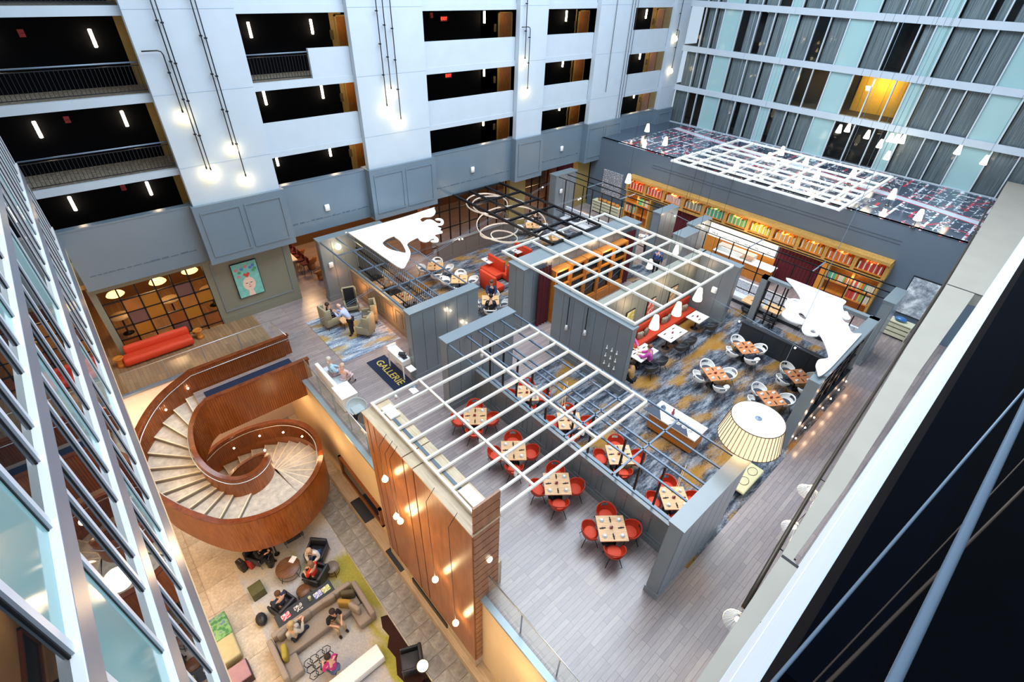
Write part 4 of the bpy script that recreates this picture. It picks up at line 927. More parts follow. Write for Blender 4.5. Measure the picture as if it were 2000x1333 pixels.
# ------------------------------------------------------------------ white leaf panels
def leafpanel(pts, holes, z, label, curls=()):
    P = [at(x, y, z)[:2] for x, y in pts]
    cu = bpy.data.curves.new('leaf_panel', 'CURVE'); cu.dimensions = '2D'; cu.fill_mode = 'BOTH'; cu.extrude = .03
    for Q in [P] + [[at(x, y, z)[:2] for x, y in h_] for h_ in holes]:
        m_ = len(Q); Q = [tuple(.5 * (2 * Q[i][k] + (Q[(i + 1) % m_][k] - Q[i - 1][k]) * u + (2 * Q[i - 1][k] - 5 * Q[i][k] + 4 * Q[(i + 1) % m_][k] - Q[(i + 2) % m_][k]) * u * u + (3 * Q[i][k] - Q[i - 1][k] - 3 * Q[(i + 1) % m_][k] + Q[(i + 2) % m_][k]) * u ** 3) for k in (0, 1)) for i in range(m_) for u in (0, .34, .67)]
        s_ = cu.splines.new('POLY'); s_.points.add(len(Q) - 1); s_.use_cyclic_u = True
        for b, q in zip(s_.points, Q): b.co = (q[0], q[1], 0, 1)
    cu.materials.append(mat('bright_white_panel', '#fdfdfb', .6, var=.02))
    o = bpy.data.objects.new('leaf_panel', cu); C.objects.link(o); o.location = (0, 0, z); o = to_mesh(o)
    return tag(o, label, 'panel')
A = lambda L_, ox, oy: [(ox + x / 6.667, oy + y / 6.667) for x, y in L_]
p1 = A([(812, 770), (830, 762), (1500, 575), (1895, 447), (1915, 450), (1938, 490), (1915, 535), (1860, 558), (1780, 562), (1738, 590), (1745, 610), (1772, 630), (1820, 604), (1880, 600), (1925, 622), (1950, 640), (1985, 650), (2010, 632), (1990, 606), (1945, 600), (1935, 590), (1985, 582), (2030, 600), (2045, 635), (2020, 665), (1960, 672), (1975, 700), (2010, 710), (1995, 735), (2030, 760), (1990, 775), (1930, 790), (1935, 815), (1970, 842), (1978, 870), (1950, 890), (1890, 888), (1872, 875), (1910, 868), (1925, 855), (1900, 842), (1868, 855), (1850, 875), (1790, 888), (1730, 865), (1702, 832), (1640, 858), (1585, 892), (1568, 925), (1590, 975), (1610, 1020), (1605, 1075), (1570, 1150), (1495, 1232), (1300, 1110), (1100, 970)], 560, 340)
h1 = A([(1248, 905), (1270, 870), (1330, 832), (1440, 796), (1400, 818), (1470, 868), (1520, 940), (1552, 1030), (1470, 1020), (1370, 995), (1290, 955)], 560, 340)
leafpanel(p1, [h1], 3.78, 'bright white cut-out leaf panel with curled edges over the bar side trellis')
p2 = A([(235, 158), (420, 222), (620, 300), (800, 372), (960, 432), (1015, 470), (985, 505), (970, 535), (985, 590), (1030, 600), (1045, 640), (1072, 675), (1060, 700), (1020, 702), (950, 672), (1000, 740), (1040, 775), (1070, 845), (1110, 882), (1205, 888), (1195, 915), (1000, 1130), (800, 1345), (670, 1435), (640, 1370), (622, 1290), (660, 1225), (745, 1212), (785, 1190), (775, 1120), (735, 1010), (690, 920), (655, 880), (650, 912), (590, 918), (500, 898), (450, 850), (440, 800), (455, 765), (400, 752), (300, 720), (215, 668), (178, 615), (235, 560), (212, 500), (255, 445), (330, 428), (412, 440), (405, 385), (320, 262)], 1500, 520)
h2 = A([(318, 455), (350, 447), (398, 468), (380, 484), (335, 475)], 1500, 520); h3 = A([(390, 622), (440, 612), (485, 655), (495, 690), (470, 700), (420, 668)], 1500, 520); h4 = A([(545, 850), (590, 835), (625, 862), (615, 880), (570, 878)], 1500, 520)
leafpanel(p2, [h2, h3, h4], 3.66, 'bright white cut-out leaf panel at right beside the white chairs')
# ------------------------------------------------------------------ ring chandelier
rc = thing('ring_chandelier', 'chandelier of thin pale rings under the black grid', 'chandelier', (19.3, 21.3, 0))
RINGM = mat('pale_ring', '#d9d3c8', .3, .3, emit='#fff0dd', es=.25, var=.03)
for cx, cy, r_, z, tx, ty in ((-.1, -.3, 2.1, 2.7, .12, .06), (.5, 1.2, 1.9, 3.1, -.08, .05), (-.9, -.1, 1.15, 2.35, .1, -.12), (-.9, -.6, .8, 2.15, -.1, .1), (-.2, 1.9, 1.3, 3.3, .05, .1)):
    g = MB(); n = 40; vs = []
    for k in range(n):
        a = 2 * PI * k / n; x = cx + r_ * math.cos(a); y = cy + r_ * math.sin(a); zz = z + r_ * (math.cos(a) * tx + math.sin(a) * ty)
        for dr, dz in ((-.015, -.04), (.015, -.04), (.015, .04), (-.015, .04)): vs.append((x + dr * math.cos(a), y + dr * math.sin(a), zz + dz))
    g.add(vs, [(i * 4 + k, i * 4 + (k + 1) % 4, ((i + 1) % n) * 4 + (k + 1) % 4, ((i + 1) % n) * 4 + k) for i in range(n) for k in range(4)]); g.build('ring', RINGM, rc)
    for a in (0, 2.1, 4.2): g = MB(); g.tube([(cx + r_ * math.cos(a), cy + r_ * math.sin(a), z + r_ * (math.cos(a) * tx + math.sin(a) * ty)), (cx, cy, 3.7)], .004, 4); g.build('wire', STEEL, rc)
# ------------------------------------------------------------------ drum lamp
dl = thing('drum_pendant', 'huge glowing pleated drum pendant over the walkway carpet', 'lamp', (12.27, 2.56, 4.05))
t = NT('pleated_fabric'); t.base('#ffe9c4', .8); t.b.inputs['Emission Color'].default_value = rgb('#ffdca6'); t.b.inputs['Emission Strength'].default_value = .42; PLEAT = t.m
g = MB(); g.lathe([(.90, 0), (.745, .82)], n=48, caps=False); g.build('shade', PLEAT, dl)
g = MB(); g.lathe([(.735, .80), (.745, .835), (.3, .85), (.03, .85)], n=48); g.build('diffuser', mat('drum_top', '#fffdf6', .6, emit='#fff8ea', es=.75, var=.01), dl)
for r_, z in ((.90, 0), (.745, .83)): g = MB(); g.tube([(r_ * math.cos(2 * PI * k / 40), r_ * math.sin(2 * PI * k / 40), z) for k in range(40)], .014, 5, True); g.build('rim_ring', mat('brown_rib', '#4a3420', .6), dl)
g = MB(); g.bar((.905, 0, 0), (.752, 0, .82), .012); d = g.data('rib', MATS['brown_rib'])
for k in range(44): o = bpy.data.objects.new('rib', d); C.objects.link(o); o.parent = dl; o.rotation_euler = (0, 0, 2 * PI * k / 44)
g = MB(); g.lathe([(.1, .85), (.1, .865), (.07, .875)], n=20); g.build('canopy', STEEL, dl); g = MB(); g.tube([(0, 0, .87), (0, 0, 12.5)], .006, 5); g.build('cable', STEEL, dl)
lamp((12.27, 2.56, 3.8), 45, (1, .75, .45), .4)
# ------------------------------------------------------------------ cone pendants
def cone(px, py, z, label, s=1., stem=None, cable=None, group=None, P=None):
    q = P or at(px, py, z); o = thing('cone_pendant', label, 'lamp', q, 0, group)
    g = MB(); g.lathe([(.17 * s, -.28 * s), (.175 * s, -.25 * s), (.13 * s, 0), (.09 * s, .2 * s), (.075 * s, .24 * s), (.02, .25 * s)], n=18); g.build('shade', GLOW, o)
    if cable: g = MB(); g.tube([(0, 0, .24 * s), (0, 0, cable - z)], .007, 4); g.build('cable', BLACK, o)
    if stem is not None: g = MB(); g.tube([(0, 0, -.28 * s), (0, 0, stem - z)], .015, 5); g.lathe([(.12, stem - z), (.1, stem - z + .03)], n=12); g.build('stem', BLACK, o); lamp((q[0], q[1], z - .42), 7, (1, .8, .55), .1)
    return o
ORD = ['first', 'second', 'third', 'fourth', 'fifth', 'sixth', 'seventh', 'eighth', 'ninth', 'tenth', 'eleventh', 'twelfth']
for k, (px, py) in enumerate([(1265, 249), (1300, 275), (1438, 323), (1502, 306), (1528, 294), (1575, 314), (1558, 357), (1597, 340), (1668, 336), (1745, 378), (1797, 419)]):
    cone(px, py, 6.0, 'white cone lamp above the printed map roof, %s from the left' % ORD[k], 1.05, stem=5.3)
for k, (px, py, z, s_) in enumerate([(1365, 574, 2.9, 'beside the banquette end wall'), (1324, 602, 2.9, 'middle one over the banquette'), (1280, 628, 2.9, 'nearest over the banquette'), (1346, 461, 3.0, 'by the dark curtain'), (1321, 487, 3.0, 'over the far end of the white grid'), (1270, 515, 3.1, 'over the wine cabinets aisle')]):
    cone(px, py, z, 'white cone pendant ' + s_, 1.25 if k < 3 else .95, cable=9)
q = at(1228, 348, 4.0); cone(0, 0, 4.0, 'white cone pendant at the left end of the bookcase', 1.15, cable=9, P=q); lamp((q[0], q[1], 3.6), 12, (1, .75, .45), .1)
for k, (px, py) in enumerate([(1640, 251), (1657, 249), (1695, 262), (1720, 280), (1740, 268), (1752, 270), (1764, 271), (1734, 303), (1873, 292), (1925, 312)]):
    cone(0, 0, 0, 'white cone standing for a lamp reflection in the right facade, %s from the left' % ORD[k], .95, P=atx(px, py, 38.6), cable=16.4)  # solid cones added where the glass shows lamp reflections
for k, (px, py) in enumerate(((1106, 640), (1142, 650))):
    q = atx(px, py, 14.6); o = thing('hanging_cone', 'small white cone pendant on a black strap against the grey wall, %s' % ('left one', 'right one')[k], 'lamp', q); g = MB(); g.lathe([(.09, -.12), (.05, .12), (.03, .14)], n=12); g.build('shade', WSHELL, o); g = MB(); g.bar((0, 0, .12), (0, 0, 3.55 - q[2]), .03); g.build('strap', BLACK, o)
hk = thing('wall_hooks', 'three by three set of small white hooks on the grey wall', 'hooks', atx(1192, 700, 14.68))
for i in range(3):
    for j in range(3): g = MB(); g.lathe([(.05, -.05), (.045, -.02), (.015, .02), (.01, .14)], (0, (i - 1) * .27, (j - 1) * .42 + .0), 8); g.build('hook', WSHELL, hk)
# ------------------------------------------------------------------ bulb pendants on conduits down the facade piers
def bulb(px, py, y, label, top=16.6, elbow=None):
    q = aty(px, py, y); o = thing('bulb_pendant', label, 'lamp', q)
    g = MB(); g.lathe([(.03, .2), (.06, .12), (.13, .0), (.13, -.06), (.07, -.15), (.02, -.18)], n=14); g.build('bulb', BULB, o)
    g = MB(); g.lathe([(.035, .18), (.035, .3), (.02, .32)], n=8); g.build('socket', BLACK, o)
    pts = [(0, 0, .3), (0, 0, top - q[2])]
    if elbow: ex, ez = elbow; pts = [(0, 0, .3), (0, 0, ez - q[2] - .15), (-.04, 0, ez - q[2] - .04), (-.15, 0, ez - q[2]), (ex - q[0], 0, ez - q[2])]
    g = MB(); g.tube(pts, .024, 5); g.build('conduit', BLACK, o)
    for k in range(1, 5):
        z = .3 + k * 1.3
        if z < (elbow[1] if elbow else top) - q[2] - .2: g = MB(); g.cbox((0, .04, z), (.1, .1, .05)); g.build('clip', BLACK, o)
    lamp((q[0], q[1] - .35, q[2] - .1), 1.5, (1, .82, .55), .12)
bl = [((361, 231), 'first pier, upper left one with an elbowed conduit', (3.75, 12.25)), ((407, 340), 'first pier, lowest left one', None), ((415, 342), 'first pier, twin beside the lowest left one', None), ((458, 293), 'first pier, third from the left', None), ((483, 354), 'first pier, rightmost', None),
      ((765, 183), 'second pier, highest', None), ((757, 216), 'second pier, middle', None), ((784, 241), 'second pier, lowest', None), ((1025, 123), 'third pier, upper', None), ((1030, 181), 'third pier, lower', (22.45, 12.5)), ((1320, 76), 'corner pier, upper', None), ((1311, 139), 'corner pier, lower', (38.2, 11.9))]
for (px, py), s_, e in [(a, b, c_) for a, b, c_ in bl]: bulb(px, py, 24.2, 'glowing bulb on a black conduit, ' + s_, elbow=e)
cd = thing('cable_bundle', 'bundle of bare black conduits on the fourth white pier', 'conduit', (0, 24.3, 0))
for px0, px1, yb in ((1190, 1183, 180), (1197, 1187, 150), (1222, 1203, 232), (1229, 1208, 230), (1235, 1213, 228)):
    a = aty(px1, yb, 24.3); g = MB(); g.tube([(a[0], 0, a[2]), (a[0], 0, 16.6)], .02, 4); g.build('conduit', BLACK, cd)
# pendants in front of the copper block
def bulb2(px, py, s_):
    q = atx(px, py, 3.95); o = thing('bulb_pendant', 'glowing bulb pendant before the copper brown block, ' + s_, 'lamp', q)
    g = MB(); g.lathe([(.03, .16), (.055, .1), (.1, .0), (.1, -.05), (.05, -.12), (.02, -.14)], n=14); g.build('bulb', BULB, o); g = MB(); g.tube([(0, 0, .14), (0, 0, 3.4 - q[2]), (.3, 0, 3.75 - q[2])], .009, 5); g.build('cord', BLACK, o); lamp((q[0] - .2, q[1], q[2]), 6, (1, .72, .4), .08)
for px, py, s_ in ((752, 936, 'upper left'), (774, 1009, 'middle left'), (782, 1018, 'middle right'), (850, 1132, 'lower right'), (890, 1217, 'lowest')): bulb2(px, py, s_)
# thin cables with sparkling spots crossing the restaurant
for k, (a, b, dots, s_) in enumerate((((560, 668, 3.6), (1085, 352, 3.6), ((1060, 366),), 'over the bar side'), ((800, 498, 3.2), (1155, 380, 3.2), ((897, 468), (903, 467), (1130, 390), (1134, 388)), 'across the booth area'), ((1395, 585, 2.6), (1600, 700, 2.6), ((1444, 628), (1553, 680)), 'beside the black low wall'), ((862, 590, 2.4), (915, 635, 2.4), ((880, 607), (911, 631)), 'on the wall behind the host stand'), ((1300, 410, 3.4), (1390, 455, 3.4), ((1375, 438), (1318, 422)), 'near the dark curtain'))):
    A_ = Vector(at(*a)); B_ = Vector(at(*b)); o = thing('cable_light', 'thin cable with tiny sparkling spots ' + s_, 'light', A_)
    if k != 3: g = MB(); g.tube([(0, 0, 0), B_ - A_], .008, 4); g.tube([(0, .12, 0), B_ - A_ + Vector((0, .12, 0))], .008, 4); g.build('cable', STEEL, o)
    for dx, dy in dots:
        p = Vector(at(dx, dy, a[2])) if k != 3 else Vector(aty(dx, dy, 15.0)); g = MB(); g.ell(tuple(p - A_), (.04, .04, .04), 8, 5); g.build('spot', SCON, o); lamp(p + Vector((0, -.1, -.15)), 6, (1, .7, .45), .05)
for k, (px, py, s_) in enumerate(((646, 517, 'on the lounge wall'), (1095, 373, 'on the pier beside the red curtain'))):
    q = aty(px, py, 23.7) if k == 0 else aty(px, py, 23.5); g = MB(); g.rbox(-.12, -.1, -.15, .12, 0, .15, .05); tag(g.build('wall_speaker', WSHELL, loc=q), 'white wall speaker ' + s_, 'speaker')
g = MB(); g.rbox(-.1, -.13, -.15, 0, .13, .15, .045); tag(g.build('wall_speaker', WSHELL, loc=aty(1396, 566, 8.45)), 'white wall speaker on the alcove end wall', 'speaker')
g = MB(); g.ell((0, 0, 0), (.16, .16, .16), 12, 8); o = g.build('wall_globe', GLOW, loc=(9.3, 23.6, 3.1)); tag(o, 'glowing globe lamp under the cap of the lounge wall', 'lamp'); lamp((9.3, 23.4, 3.0), 22, (1, .7, .3), .15)
lamp((9.45, 19.5, .9), 28, (1, .42, .14), .3); lamp((9.4, 22.5, 1.0), 20, (1, .42, .14), .3); lamp((9.0, 16.6, 1.5), 8, (1, .5, .2), .2)
# warm restaurant lights
for q, pw in (((10.6, 17.5, 2.9), 30), ((10.2, 21, 2.2), 40), ((9.0, 19.5, 2.4), 16), ((14.5, 20, 3.1), 70), ((18.5, 22, 3.1), 50), ((17, 14.2, 3.0), 35), ((20.5, 14.2, 3.0), 35), ((17, 10.2, 2.9), 15), ((20, 10.2, 2.9), 15), ((22.5, 10.2, 2.9), 12), ((9.0, 8.8, 3.2), 14), ((9.0, 4.6, 3.2), 14), ((11.0, 8, 3.0), 14), ((28, 8, 3), 60), ((28, 18, 3), 50), ((13.5, 3.4, 2.4), 12)): lamp(q, pw, (1, .70, .42), .25)
# ------------------------------------------------------------------ dining furniture
A1 = math.radians(-39.3)          # the dining tables stand diagonally to the walls
def shell_mesh(rmax=.31, back=.80, arm=.66, hole=False, a0=48, n=26, m=6):
    vs = []; fs = []; hs = set()
    for s_ in (0, 1):
        for i in range(n + 1):
            a = math.radians(a0 + (360 - 2 * a0) * i / n); w = .5 - .5 * math.cos((i / n) * 2 * PI); w = max(0, -math.cos(a)) ** 1.2
            top = arm + (back - arm) * w; edge = min(1, min(i, n - i) / 3)
            top = .47 + (top - .47) * (edge ** .6)
            for j in range(m + 1):
                v = j / m; r = .225 + (rmax - .225) * (1 - (1 - v) ** 2) + s_ * .018; vs.append((r * math.cos(a) * 1.0, r * math.sin(a) * 1.08, .43 + (top - .43) * v ** 1.15 - (s_ * .01 if v < .5 else 0)))
    W_ = m + 1; off = (n + 1) * W_
    for i in range(n):
        for j in range(m):
            if hole and abs(i + .5 - n / 2) < (2.2 if hole == 1 else 2.6) and 3 <= j < m - 1: hs.add((i, j)); continue
            a = i * W_ + j; fs.append((a, a + 1, a + W_ + 1, a + W_)); fs.append((off + a, off + a + W_, off + a + W_ + 1, off + a + 1))
        fs.append((i * W_ + m, off + i * W_ + m, off + (i + 1) * W_ + m, (i + 1) * W_ + m))
    g = MB(); g.add(vs, fs, True); g.lathe([(.05, .405), (.22, .415), (.255, .44), (.25, .462), (.2, .47)], n=22, sy=1.08); return g
def shell_chair(name, label, m, seatm, legm, hole=0, group=None, splay=.27):
    t_ = thing(name, label, 'chair', (0, 0, 0), 0, group)
    shell_mesh(hole=hole).build('shell', m, t_); g = MB(); g.lathe([(.02, .468), (.2, .47), (.225, .485), (.2, .5), (.02, .505)], n=20, sy=1.05); g.build('seat_pad', seatm, t_)
    for sx in (-1, 1):
        for sy in (-1, 1): g = MB(); g.tube([(sx * .12, sy * .12, .42), (sx * splay, sy * splay, 0)], [.016, .011], 6); g.build('leg', legm, t_)
    g = MB(); g.bar((-.16, -.16, .38), (.16, .16, .38), .02); g.bar((-.16, .16, .38), (.16, -.16, .38), .02); g.build('stretcher', legm, t_)
    return t_
RSH = mat('tomato_red_shell', '#c23a1e', .5, var=.08, scale=10)
redc = shell_chair('red_armchair', 'x', RSH, mat('red_seat_pad', '#d9482c', .7, var=.1, scale=25), BLACK, 1)
whc = shell_chair('white_armchair', 'x', WSHELL, mat('charcoal_seat_pad', '#40434c', .8), wood('leg_wood', '#5b3a22', '#7a5232', (1, 1, 4)), 2)
blc = shell_chair('charcoal_armchair', 'x', mat('charcoal_shell', '#3c3f43', .5, var=.1), CHAR, BLACK, 1)
def square_table(name, label, m=TABLE, s=.92, group=None):
    t_ = thing(name, label, 'table', (0, 0, 0), 0, group); n = 4
    for k in range(2):
        for j in range(2): g = MB(); g.box(-s / 2 + k * s / 2 + .002, -s / 2 + j * s / 2 + .002, .71, -s / 2 + (k + 1) * s / 2 - .002, -s / 2 + (j + 1) * s / 2 - .002, .75); g.build('top_board', m, t_)
    g = MB(); g.lathe([(.05, .03), (.04, .06), (.035, .7), (.12, .71)], n=12); g.build('pedestal', BLACK, t_)
    g = MB(); g.lathe([(.26, 0), (.26, .015), (.06, .04)], n=24); g.build('base', BLACK, t_); return t_
tabp = square_table('dining_table', 'x'); tabo = square_table('dining_table', 'x', wood('orange_block_top', '#c0703f', '#e49a66', (1.5, 9, 1))); tabw = square_table('dining_table', 'x', mat('white_marble_top', '#ece8e4', .3, var=.08, scale=3), .8)
g = MB(); g.box(-.02, -.1, 0, .02, .1, .012); g.box(-.03, -.02, .012, .03, .02, .018); napd = g.data('napkin_roll', mat('dark_napkin', '#2a211f', .8))
g = MB(); g.lathe([(.02, 0), (.075, .006), (.08, .012)], n=14); g.lathe([(.02, .012), (.03, .018), (.042, .065), (.04, .068), (.028, .03), (.005, .03)], n=12, caps=False); cupd = g.data('cup', PORC)
g = MB(); g.lathe([(.02, 0), (.035, .003), (.035, .07), (.02, .1)], n=10); g.box(-.07, -.03, 0, -.03, .03, .08); votd = g.data('condiment_set', mat('wine_red_glass', '#8c2030', .3, var=.1))
def inst(name, d, loc, rz, label, cat, group=None):
    o = bpy.data.objects.new(name, d); C.objects.link(o); o.location = loc; o.rotation_euler = (0, 0, rz); return tag(o, label, cat, group)
def laid(x, y, rz, s_, z=.75, cups=True, naps=4, r=.3):
    for k in range(naps):
        a = rz + k * PI / 2; inst('napkin_roll', napd, (x + r * math.cos(a), y + r * math.sin(a), z), a + PI / 2 + .0 if k % 2 else a + PI / 2 + .12, 'dark napkin roll laid on ' + s_, 'napkin', 'napkin rolls on ' + s_)
    if cups:
        for k in range(4): a = rz + PI / 4 + k * PI / 2; inst('cup', cupd, (x + .40 * math.cos(a), y + .40 * math.sin(a), z), a, 'white cup on a saucer on ' + s_, 'cup', 'cups on ' + s_)
    inst('condiment_set', votd, (x, y, z), rz, 'small wine red condiment set on ' + s_, 'condiment set')
first = {}
def place(proto, x, y, rz, label, group=None):
    if proto.name not in first: first[proto.name] = 1; o = proto; o.location = (x, y, 0); o.rotation_euler[2] = rz; o['label'] = label
    else: o = dup(proto, (x, y, 0), rz, label)
    if group: o['group'] = group
    return o
SIDE = ('right', 'upper', 'left', 'lower')
def group4(x, y, s_, tab, ch, cname, sides=(0, 1, 2, 3), rz=A1, d=.66, cups=True, r=.3, jit=.06):
    place(tab, x, y, rz, 'square wooden dining table with four napkin rolls, the ' + s_)
    laid(x, y, rz, 'the ' + s_, cups=cups, r=r)
    for k in sides:
        a = rz + k * PI / 2 + random.uniform(-jit, jit); place(ch, x + d * math.cos(a), y + d * math.sin(a), a + PI, '%s at the %s side, %s' % (cname, SIDE[k], s_), cname.split(',')[0] + 's')
rows = ['nearest plank-floor table', 'second plank-floor table', 'third plank-floor table', 'farthest plank-floor table']
for (px, py), s_ in zip(((1195, 1032), (1088, 945), (1003, 880), (928, 813)), rows):
    x, y, _ = at(px, py, .75); group4(x, y, s_, tabp, redc, 'red shell armchair')
rows2 = ['nearest trellised carpet table', 'second trellised carpet table', 'third trellised carpet table', 'farthest trellised carpet table']
for k, ((px, py), s_) in enumerate(zip(((1317, 973), (1210, 888), (1112, 822), (1030, 768)), rows2)):
    x, y, _ = at(px, py, .75); group4(x, y, s_, tabp, redc, 'red shell armchair')
rows3 = ['white-chair table nearest the sideboard', 'white-chair table by the black low wall', 'white-chair table below the right leaf panel', 'white-chair table behind the drum lamp']
for (px, py), s_, sd in zip(((1398, 730), (1458, 679), (1560, 735), (1507, 778)), rows3, ((0, 1, 2, 3), (0, 1, 2, 3), (0, 1, 2, 3), (0, 1, 2))):
    x, y, _ = at(px, py, .75); group4(x, y, s_, tabo, whc, 'white shell armchair', sd, A1 + .12, .72, jit=.15)
rows4 = ['white-chair table nearest the left leaf panel', 'middle white-chair table of the bar side', 'white-chair table of the navy suited person', 'white-chair table under the ring chandelier', 'white-chair table beside the black grid']
for (px, py), s_ in zip(((850, 520), (897, 545), (958, 586), (1040, 440), (1091, 464)), rows4):
    x, y, _ = at(px, py, .75); group4(x, y, s_, tabp, whc, 'white shell armchair', (0, 1, 2, 3), A1, .78, cups=False, jit=.2)
# banquette along the alcove wall
bq = thing('banquette', 'long orange red banquette under the three framed prints', 'banquette', (15.9, 10.58, 0))
g = MB(); g.rbox(0, -.62, .12, 7.2, -.1, .46, .06); g.build('seat', RED, bq); g = MB(); g.rbox(0, -.12, .1, 7.2, .02, 1.08, .05); g.build('backrest', RED, bq); g = MB(); g.box(.02, -.55, 0, 7.18, -.02, .12); g.build('plinth', CHAR, bq)
for k in range(1, 6): g = MB(); g.box(k * 1.2 - .008, -.125, .48, k * 1.2 + .008, -.115, 1.0); g.build('seam', mat('dark_seam', '#6e1c10', .8), bq)
PAT = NT('woven_cushion'); f = PAT.noise(PAT.co((1, 1, 1)), 22, 3, .7); PAT.base(PAT.ramp(f, [(.4, '#7b6a58'), (.6, '#c9bda8')]), .9); PAT = PAT.m
for k, x in enumerate((16.7, 18.4, 18.9, 20.5, 20.9, 22.4)):
    g = MB(); g.rbox(-.2, -.07, 0, .2, .07, .38, .06); tag(g.build('cushion', PAT if k % 2 else mat('taupe_cushion', '#8e8172', .9), loc=(x, 10.3, .47), rz=.2 * (-1) ** k), 'patterned cushion on the orange banquette, %s from the left' % ORD[k], 'cushion')
for k, (x, s_, w_) in enumerate(((17.25, 'white banquette table of the guests in magenta', 1.4), (19.73, 'long white banquette table in the middle', 1.5), (22.04, 'white banquette table at the far end', 1.0))):
    y = 9.3; t_ = thing('banquette_table', s_, 'table', (x, y, 0))
    for j in range(2 if k < 2 else 1):
        cxx = (j - .5) * w_ / 2 if k < 2 else 0; g = MB(); g.box(cxx - w_ / 4 - (.25 if k == 2 else 0) + .004, -.4, .71, cxx + w_ / 4 + (.25 if k == 2 else 0) - .004, .4, .75); g.build('tabletop', MATS['white_marble_top'], t_)
        g = MB(); g.lathe([(.22, 0), (.2, .02), (.04, .04), (.035, .7), (.1, .71)], (cxx, 0, 0), 14); g.build('pedestal', BLACK, t_)
    for j, (dx, dy) in enumerate(((-.4, .2), (-.4, -.22), (.35, .2), (.35, -.22)) if k < 2 else ((-.15, .2), (-.15, -.2))): inst('napkin_roll', napd, (x + dx, y + dy, .75), PI / 2, 'dark napkin roll on the ' + s_, 'napkin', 'napkin rolls on the ' + s_)
    inst('condiment_set', votd, (x, y, .75), 0, 'condiment set on the ' + s_, 'condiment set')
    for j, dx in enumerate((-.38, .38) if k < 2 else (0.1,)): place(blc, x + dx, y - .78, PI / 2, 'charcoal armchair at the %s, %s' % (s_, ('left', 'right')[j] if k < 2 else 'single'), 'charcoal armchairs')
for k, (x, c, s_) in enumerate(((17.55, '#b9a83a', 'lime'), (19.25, '#c9473c', 'red'), (21.2, '#b98a5a', 'ochre'))):
    o = thing('framed_print', 'tall framed %s print above the banquette, %s of three' % (s_, ('left', 'middle', 'right')[k]), 'picture', (x, 10.58, 1.75)); g = MB(); g.box(-.34, -.02, -.6, .34, .03, .6); g.build('frame', BLACK, o)
    t = NT('print_%d' % k); f = t.noise(t.co(), 4 + k, 4, .6); t.base(t.ramp(f, [(.5, c), (.6, '#e9e0c8'), (.66, c), (.75, '#7a4a3a' if k else '#6f8a3a')]), .6); g = MB(); g.box(-.3, -.03, -.56, .3, -.02, .56); g.build('print', t.m, o); lamp((x, 10.1, 2.6), 4, (1, .75, .45), .1)
for k, y in enumerate((16.7, 18.6, 20.6, 22.6)):
    place(tabp, 11.1, y, 0, 'square wooden table under the lounge trellis, %s from the viewer' % ORD[k]); laid(11.1, y, 0, 'the %s table under the lounge trellis' % ORD[k], naps=2)
    place(blc, 11.1, y - .7, PI / 2, 'charcoal armchair at the near side of the %s table under the lounge trellis' % ORD[k], 'charcoal armchairs'); place(blc, 11.1, y + .7, -PI / 2, 'charcoal armchair at the far side of the %s table under the lounge trellis' % ORD[k], 'charcoal armchairs')
# red booths on the bar side
def booth(x, y, rz, ln, label):
    t_ = thing('booth_sofa', label, 'sofa', (x, y, 0), rz)
    g = MB(); g.rbox(-ln / 2, -.35, .1, ln / 2, .3, .46, .07); g.build('seat', RED, t_); g = MB(); g.rbox(-ln / 2, .26, .05, ln / 2, .44, 1.15, .06); g.build('backrest', RED, t_); g = MB(); g.box(-ln / 2 + .05, -.3, 0, ln / 2 - .05, .4, .1); g.build('plinth', CHAR, t_)
booth(16.25, 19.2, -PI / 2 + PI, 1.4, 'orange red booth sofa nearest the grey cabinet wall'); booth(17.2, 20.4, PI / 2 - PI, 1.5, 'orange red booth sofa with its back to the plain booth table'); booth(20.3, 20.6, PI / 2, 1.5, 'orange red booth sofa behind the white booth table')
booth(18.7, 19.6, PI, 2.6, 'long orange red booth sofa beside the cabinet wall')
for k, ((px, py), s_) in enumerate((((957, 507), 'white booth table left of the orange booths'), ((1012, 488), 'white booth table between the orange booths'))):
    x, y, _ = at(px, py, .75); place(tabw, x, y, 0, 'white square table, ' + s_); laid(x, y, 0, 'the ' + s_, cups=(k == 1), naps=3, r=.25)
# wine cabinets under the thick wall
wc = thing('wine_cabinets', 'row of amber oak wine cabinets with dark glass doors', 'cabinet', (16.4, 14.9, 0))
for k in range(5):
    x = k * 1.18; g = MB(); g.box(x, -.45, .0, x + 1.14, .05, .55); g.build('drawer_unit', OAKO, wc)
    for (a0, b0, a1, b1) in ((x, .55, x + .08, 3.1), (x + 1.06, .55, x + 1.14, 3.1), (x + .08, .55, x + 1.06, .65), (x + .08, 2.1, x + 1.06, 2.2), (x + .08, 3.0, x + 1.06, 3.1)): g = MB(); g.box(a0, -.42, b0, a1, .05, b1); g.build('door_frame', OAKO, wc)
    g = MB(); g.box(x + .08, -.3, .65, x + 1.06, -.28, 2.1); g.box(x + .08, -.3, 2.2, x + 1.06, -.28, 3.0); g.build('glass_door', mat('dark_cabinet_glass', '#0c0a0c', .1, var=.05), wc)
    for j in (0, 1): g = MB(); g.bar((x + .12, -.32, 1.0 + j * .5), (x + 1.0, -.32, 1.3 + j * .5), .015); g.build('wine_rack', STEEL, wc)
curtain(15.5, 14.75, 16.35, 14.75, 3.4, 'crimson curtain at the left end of the wine cabinets'); curtain(22.35, 14.75, 23.3, 14.75, 3.4, 'crimson curtain at the right end of the wine cabinets')
t = NT('damask_print'); b = t.n('ShaderNodeTexVoronoi', _feature='DISTANCE_TO_EDGE', Scale=7); t.l(t.co(), b.inputs['Vector']); t.base(t.mix('#e6e5ea', '#b9bcc8', t.ramp(b.outputs[0], [(.04, 1.), (.1, 0.)])), .7); DAM = t.m
